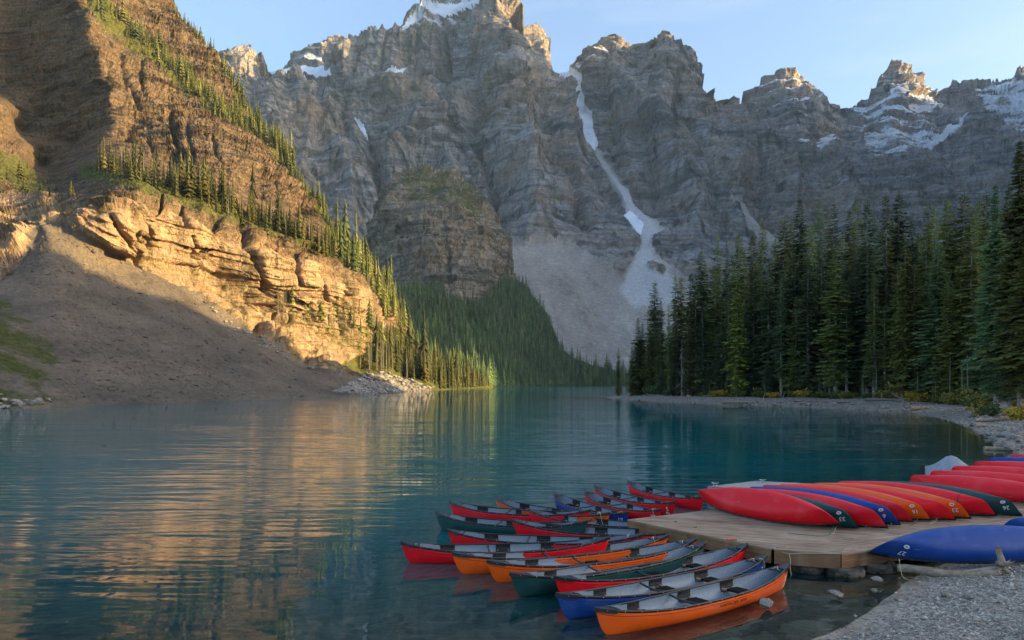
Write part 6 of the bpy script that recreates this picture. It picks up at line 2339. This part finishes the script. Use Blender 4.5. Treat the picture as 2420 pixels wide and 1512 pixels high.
def stone_mesh(seed, flat=0.6):
    r = np.random.default_rng(seed)
    import bmesh
    bm = bmesh.new()
    bmesh.ops.create_icosphere(bm, subdivisions=2, radius=1.0)
    me = bpy.data.meshes.new('stone')
    co = np.array([v.co[:] for v in bm.verts])
    # cut by a few planes so it has facets and corners
    for _ in range(11):
        n = r.normal(0, 1, 3)
        n /= np.linalg.norm(n)
        d = r.uniform(.32, .72)
        h = co @ n - d
        co = co - np.where(h > 0, h, 0)[:, None] * n * 0.92
    co *= 1 + .05 * fbm(co[:, 0] * 2.1 + seed, co[:, 1] * 2.1, co[:, 2] * 2.1, 3)[:, None]
    co *= np.array([1, r.uniform(.6, .95), flat * r.uniform(.7, 1.1)])
    for v, c in zip(bm.verts, co):
        v.co = c
    bm.to_mesh(me)
    bm.free()
    me.materials.append(M_STONE)
    return me


STONES = [stone_mesh(s) for s in range(8)]


def stone(x, y, size, label, group=None, sink=0.3, name='stone', zoff=None):
    z = ground_at(x, y) if zoff is None else zoff
    o = obj(name, STONES[random.randrange(8)], None, None, (x, y, z + size * .45 * (1 - 2 * sink)))
    o.rotation_euler = (random.uniform(-.25, .25), random.uniform(-.25, .25), random.random() * 6.28)
    s = size * .55
    o.scale = (s, s * random.uniform(.8, 1.1), s * random.uniform(.8, 1.1))
    o['label'] = label
    o['category'] = 'stone'
    if group:
        o['group'] = group
    return o


for (u, v, s, z, lab_) in [(1810, 1440, .42, .02, 'pale angular stone in the shallows beside the orange canoe 22'), (1972, 1410, .36, .03, 'rounded grey stone in the shallow water before the front tyre'),
                           (2068, 1378, .30, .04, 'flat stone at the waterline below the front of the blue canoe'), (2066, 1403, .20, .04, 'small tan stone in the shallows, close to the gravel'),
                           (2230, 1420, .26, None, 'flat pale stone lying on the gravel'), (2215, 1378, .13, None, 'little pale stone on the gravel near the driftwood'),
                           (1205, 1470, .5, -.42, 'pale sunken stone on the lake bed below the canoes'), (1330, 1492, .45, -.36, 'flat brown sunken stone near the bow of the orange canoe 22')]:
    x, y, _ = G(u, v, 0.03 if z is None or z > 0 else z)
    stone(x, y, s, lab_, None, .25, zoff=z)
SG = 'grey stones of the lakeside beach'
n_st = 0
while n_st < 190:
    u = random.uniform(1500, 2440)
    w = random.random()
    vsh = np.interp(u, [q[0] for q in shore_px], [q[1] for q in shore_px])
    y0 = 4.3 * F / (vsh - V0)
    x0 = (u - U0) / F * y0
    off = abs(random.gauss(0, 5.0)) - 0.8
    # inland direction
    y1, x1 = y0 + off * .55, x0 + off * .85
    sd = float(signed_shore(np.array([x1]), np.array([y1]))[0])
    if sd < -0.6 or sd > 16 or (u < 1750 and random.random() < .55):
        continue
    size = min(1.7, random.lognormvariate(-.45, .5))
    stone(x1, y1, size, 'grey stone on the lakeside beach below the forest', SG, .3)
    n_st += 1
for (u, v, s, lab_) in [(2398, 1043, 1.1, 'larger boulder in the water near the edge of the photo'), (2408, 1049, .8, 'smaller boulder touching the larger one in the water'), (2417, 1060, .8, 'boulder half out of the photo in the shallow water'),
                        (2222, 971, .7, 'pale stone awash just off the beach')]:
    x, y, _ = G(u, v, 0)
    stone(x, y, s, lab_, None, .25, zoff=0.02)


for i in range(34):
    gx_, gy_ = random.uniform(7.5, 14), random.uniform(11, 16.3)
    if signed_shore(np.array([gx_]), np.array([gy_]))[0] > .1:
        stone(gx_, gy_, random.uniform(.06, .17), 'small loose stone lying among the pebbles of the gravel beach', 'small stones on the gravel beach', .2)
# boulders along the foot of the mountainside
BG = 'angular boulders along the rocky shore of the mountainside'
u, v = within([(855, 895), (900, 880), (960, 895), (1030, 917), (990, 926), (860, 930), (800, 925)], 85)
for (px, py, pz) in left.at(u, v):
    o = stone(px, py, random.uniform(1.2, 4.2), 'grey angular boulder in the rubble at the lake end of the talus', BG, .3, 'boulder', zoff=pz)
    o['category'] = 'boulder'
u, v = within([(-5, 930), (60, 945), (140, 952), (190, 958), (60, 966), (-5, 968)], 26)
for (px, py, pz) in left.at(u, v):
    o = stone(px, py, random.uniform(.8, 2.2), 'boulder on the shore at the near foot of the talus', 'boulders at the near foot of the talus', .3, 'boulder', zoff=pz)
    o['category'] = 'boulder'
u, v = within([(480, 712), (560, 765), (680, 838), (760, 880), (700, 860), (560, 790)], 60)
for (px, py, pz) in left.at(u, v):
    o = stone(px, py, random.uniform(.9, 2.6), 'broken block along the foot of the golden cliff', 'broken blocks along the foot of the golden cliff', .3, 'boulder', zoff=pz)
    o['category'] = 'boulder'


# pebbles as real small stones: uncountable
def pebble_field(name, x, y, z, size, mat, label):
    n = len(x)
    base = np.array([(1, 0, 0), (-1, 0, 0), (0, 1, 0), (0, -1, 0), (0, 0, 1), (0, 0, -1)], float)
    tri = np.array([(0, 2, 4), (2, 1, 4), (1, 3, 4), (3, 0, 4), (2, 0, 5), (1, 2, 5), (3, 1, 5), (0, 3, 5)])
    v = base[None] * RNG.uniform(.65, 1.25, (n, 6, 1)) * np.stack([size * RNG.uniform(.7, 1.3, n), size * RNG.uniform(.6, 1.1, n), size * RNG.uniform(.35, .7, n)], -1)[:, None, :]
    a = RNG.uniform(0, 6.283, n)
    c, s = np.cos(a)[:, None], np.sin(a)[:, None]
    v = np.stack([v[..., 0] * c - v[..., 1] * s, v[..., 0] * s + v[..., 1] * c, v[..., 2]], -1)
    v += np.stack([x, y, z], -1)[:, None, :]
    f = (tri[None] + (np.arange(n) * 6)[:, None, None]).reshape(-1, 3)
    obj(name, mesh_np(name, v.reshape(-1, 3), f, True), mat, kind='stuff', label=label)


n = 52000
px = RNG.uniform(4.5, 14.5, n)
py = RNG.uniform(10.5, 18.5, n)
sd = signed_shore(px, py)
k = (sd > -0.25 + .3 * fbm(px / 1.2, py / 1.2, .5, 3)) & (RNG.uniform(0, 1, n) < smooth(-.1, 1.3, sd) * .93 + .07)
px, py = px[k], py[k]
pebble_field('pebbles', px, py, ground_z(px, py) + .004, np.clip(RNG.lognormal(-4.2, .6, len(px)), .006, .12), M_PEBBLE, 'grey pebbles covering the beach in front of the blue canoe')
n = 9000
u = RNG.uniform(1460, 2450, n)
vsh = np.interp(u, [q[0] for q in shore_px], [q[1] for q in shore_px])
y0 = 4.3 * F / (vsh - V0)
off = np.abs(RNG.normal(0, 6, n)) - .6
px, py = (u - U0) / F * y0 + off * .85, y0 + off * .55
sd = signed_shore(px, py)
k = (sd > -.5) & (sd < 16)
px, py = px[k], py[k]
pebble_field('shingle', px, py, ground_z(px, py) + .02, np.clip(RNG.lognormal(-2.0, .5, len(px)), .05, .4), M_STONE, 'small stones strewn over the lakeside beach')
u, v = within([(855, 893), (900, 880), (960, 893), (1030, 917), (980, 926), (850, 931), (780, 925)], 1500)
p = left.at(u, v)
pebble_field('rubble', p[:, 0], p[:, 1], p[:, 2], RNG.lognormal(-.45, .5, len(u)), M_STONE, 'grey rubble at the lake end of the talus')
u, v = within([(110, 540), (300, 615), (480, 712), (720, 860), (900, 912), (830, 934), (400, 948), (100, 950), (160, 800), (60, 650)], 3600)
p = left.at(u, v)
pebble_field('talus_stones', p[:, 0], p[:, 1], p[:, 2], np.clip(RNG.lognormal(-1.6, .65, len(u)), .1, 1.4), M_TALUS, 'loose stones scattered over the talus cone')
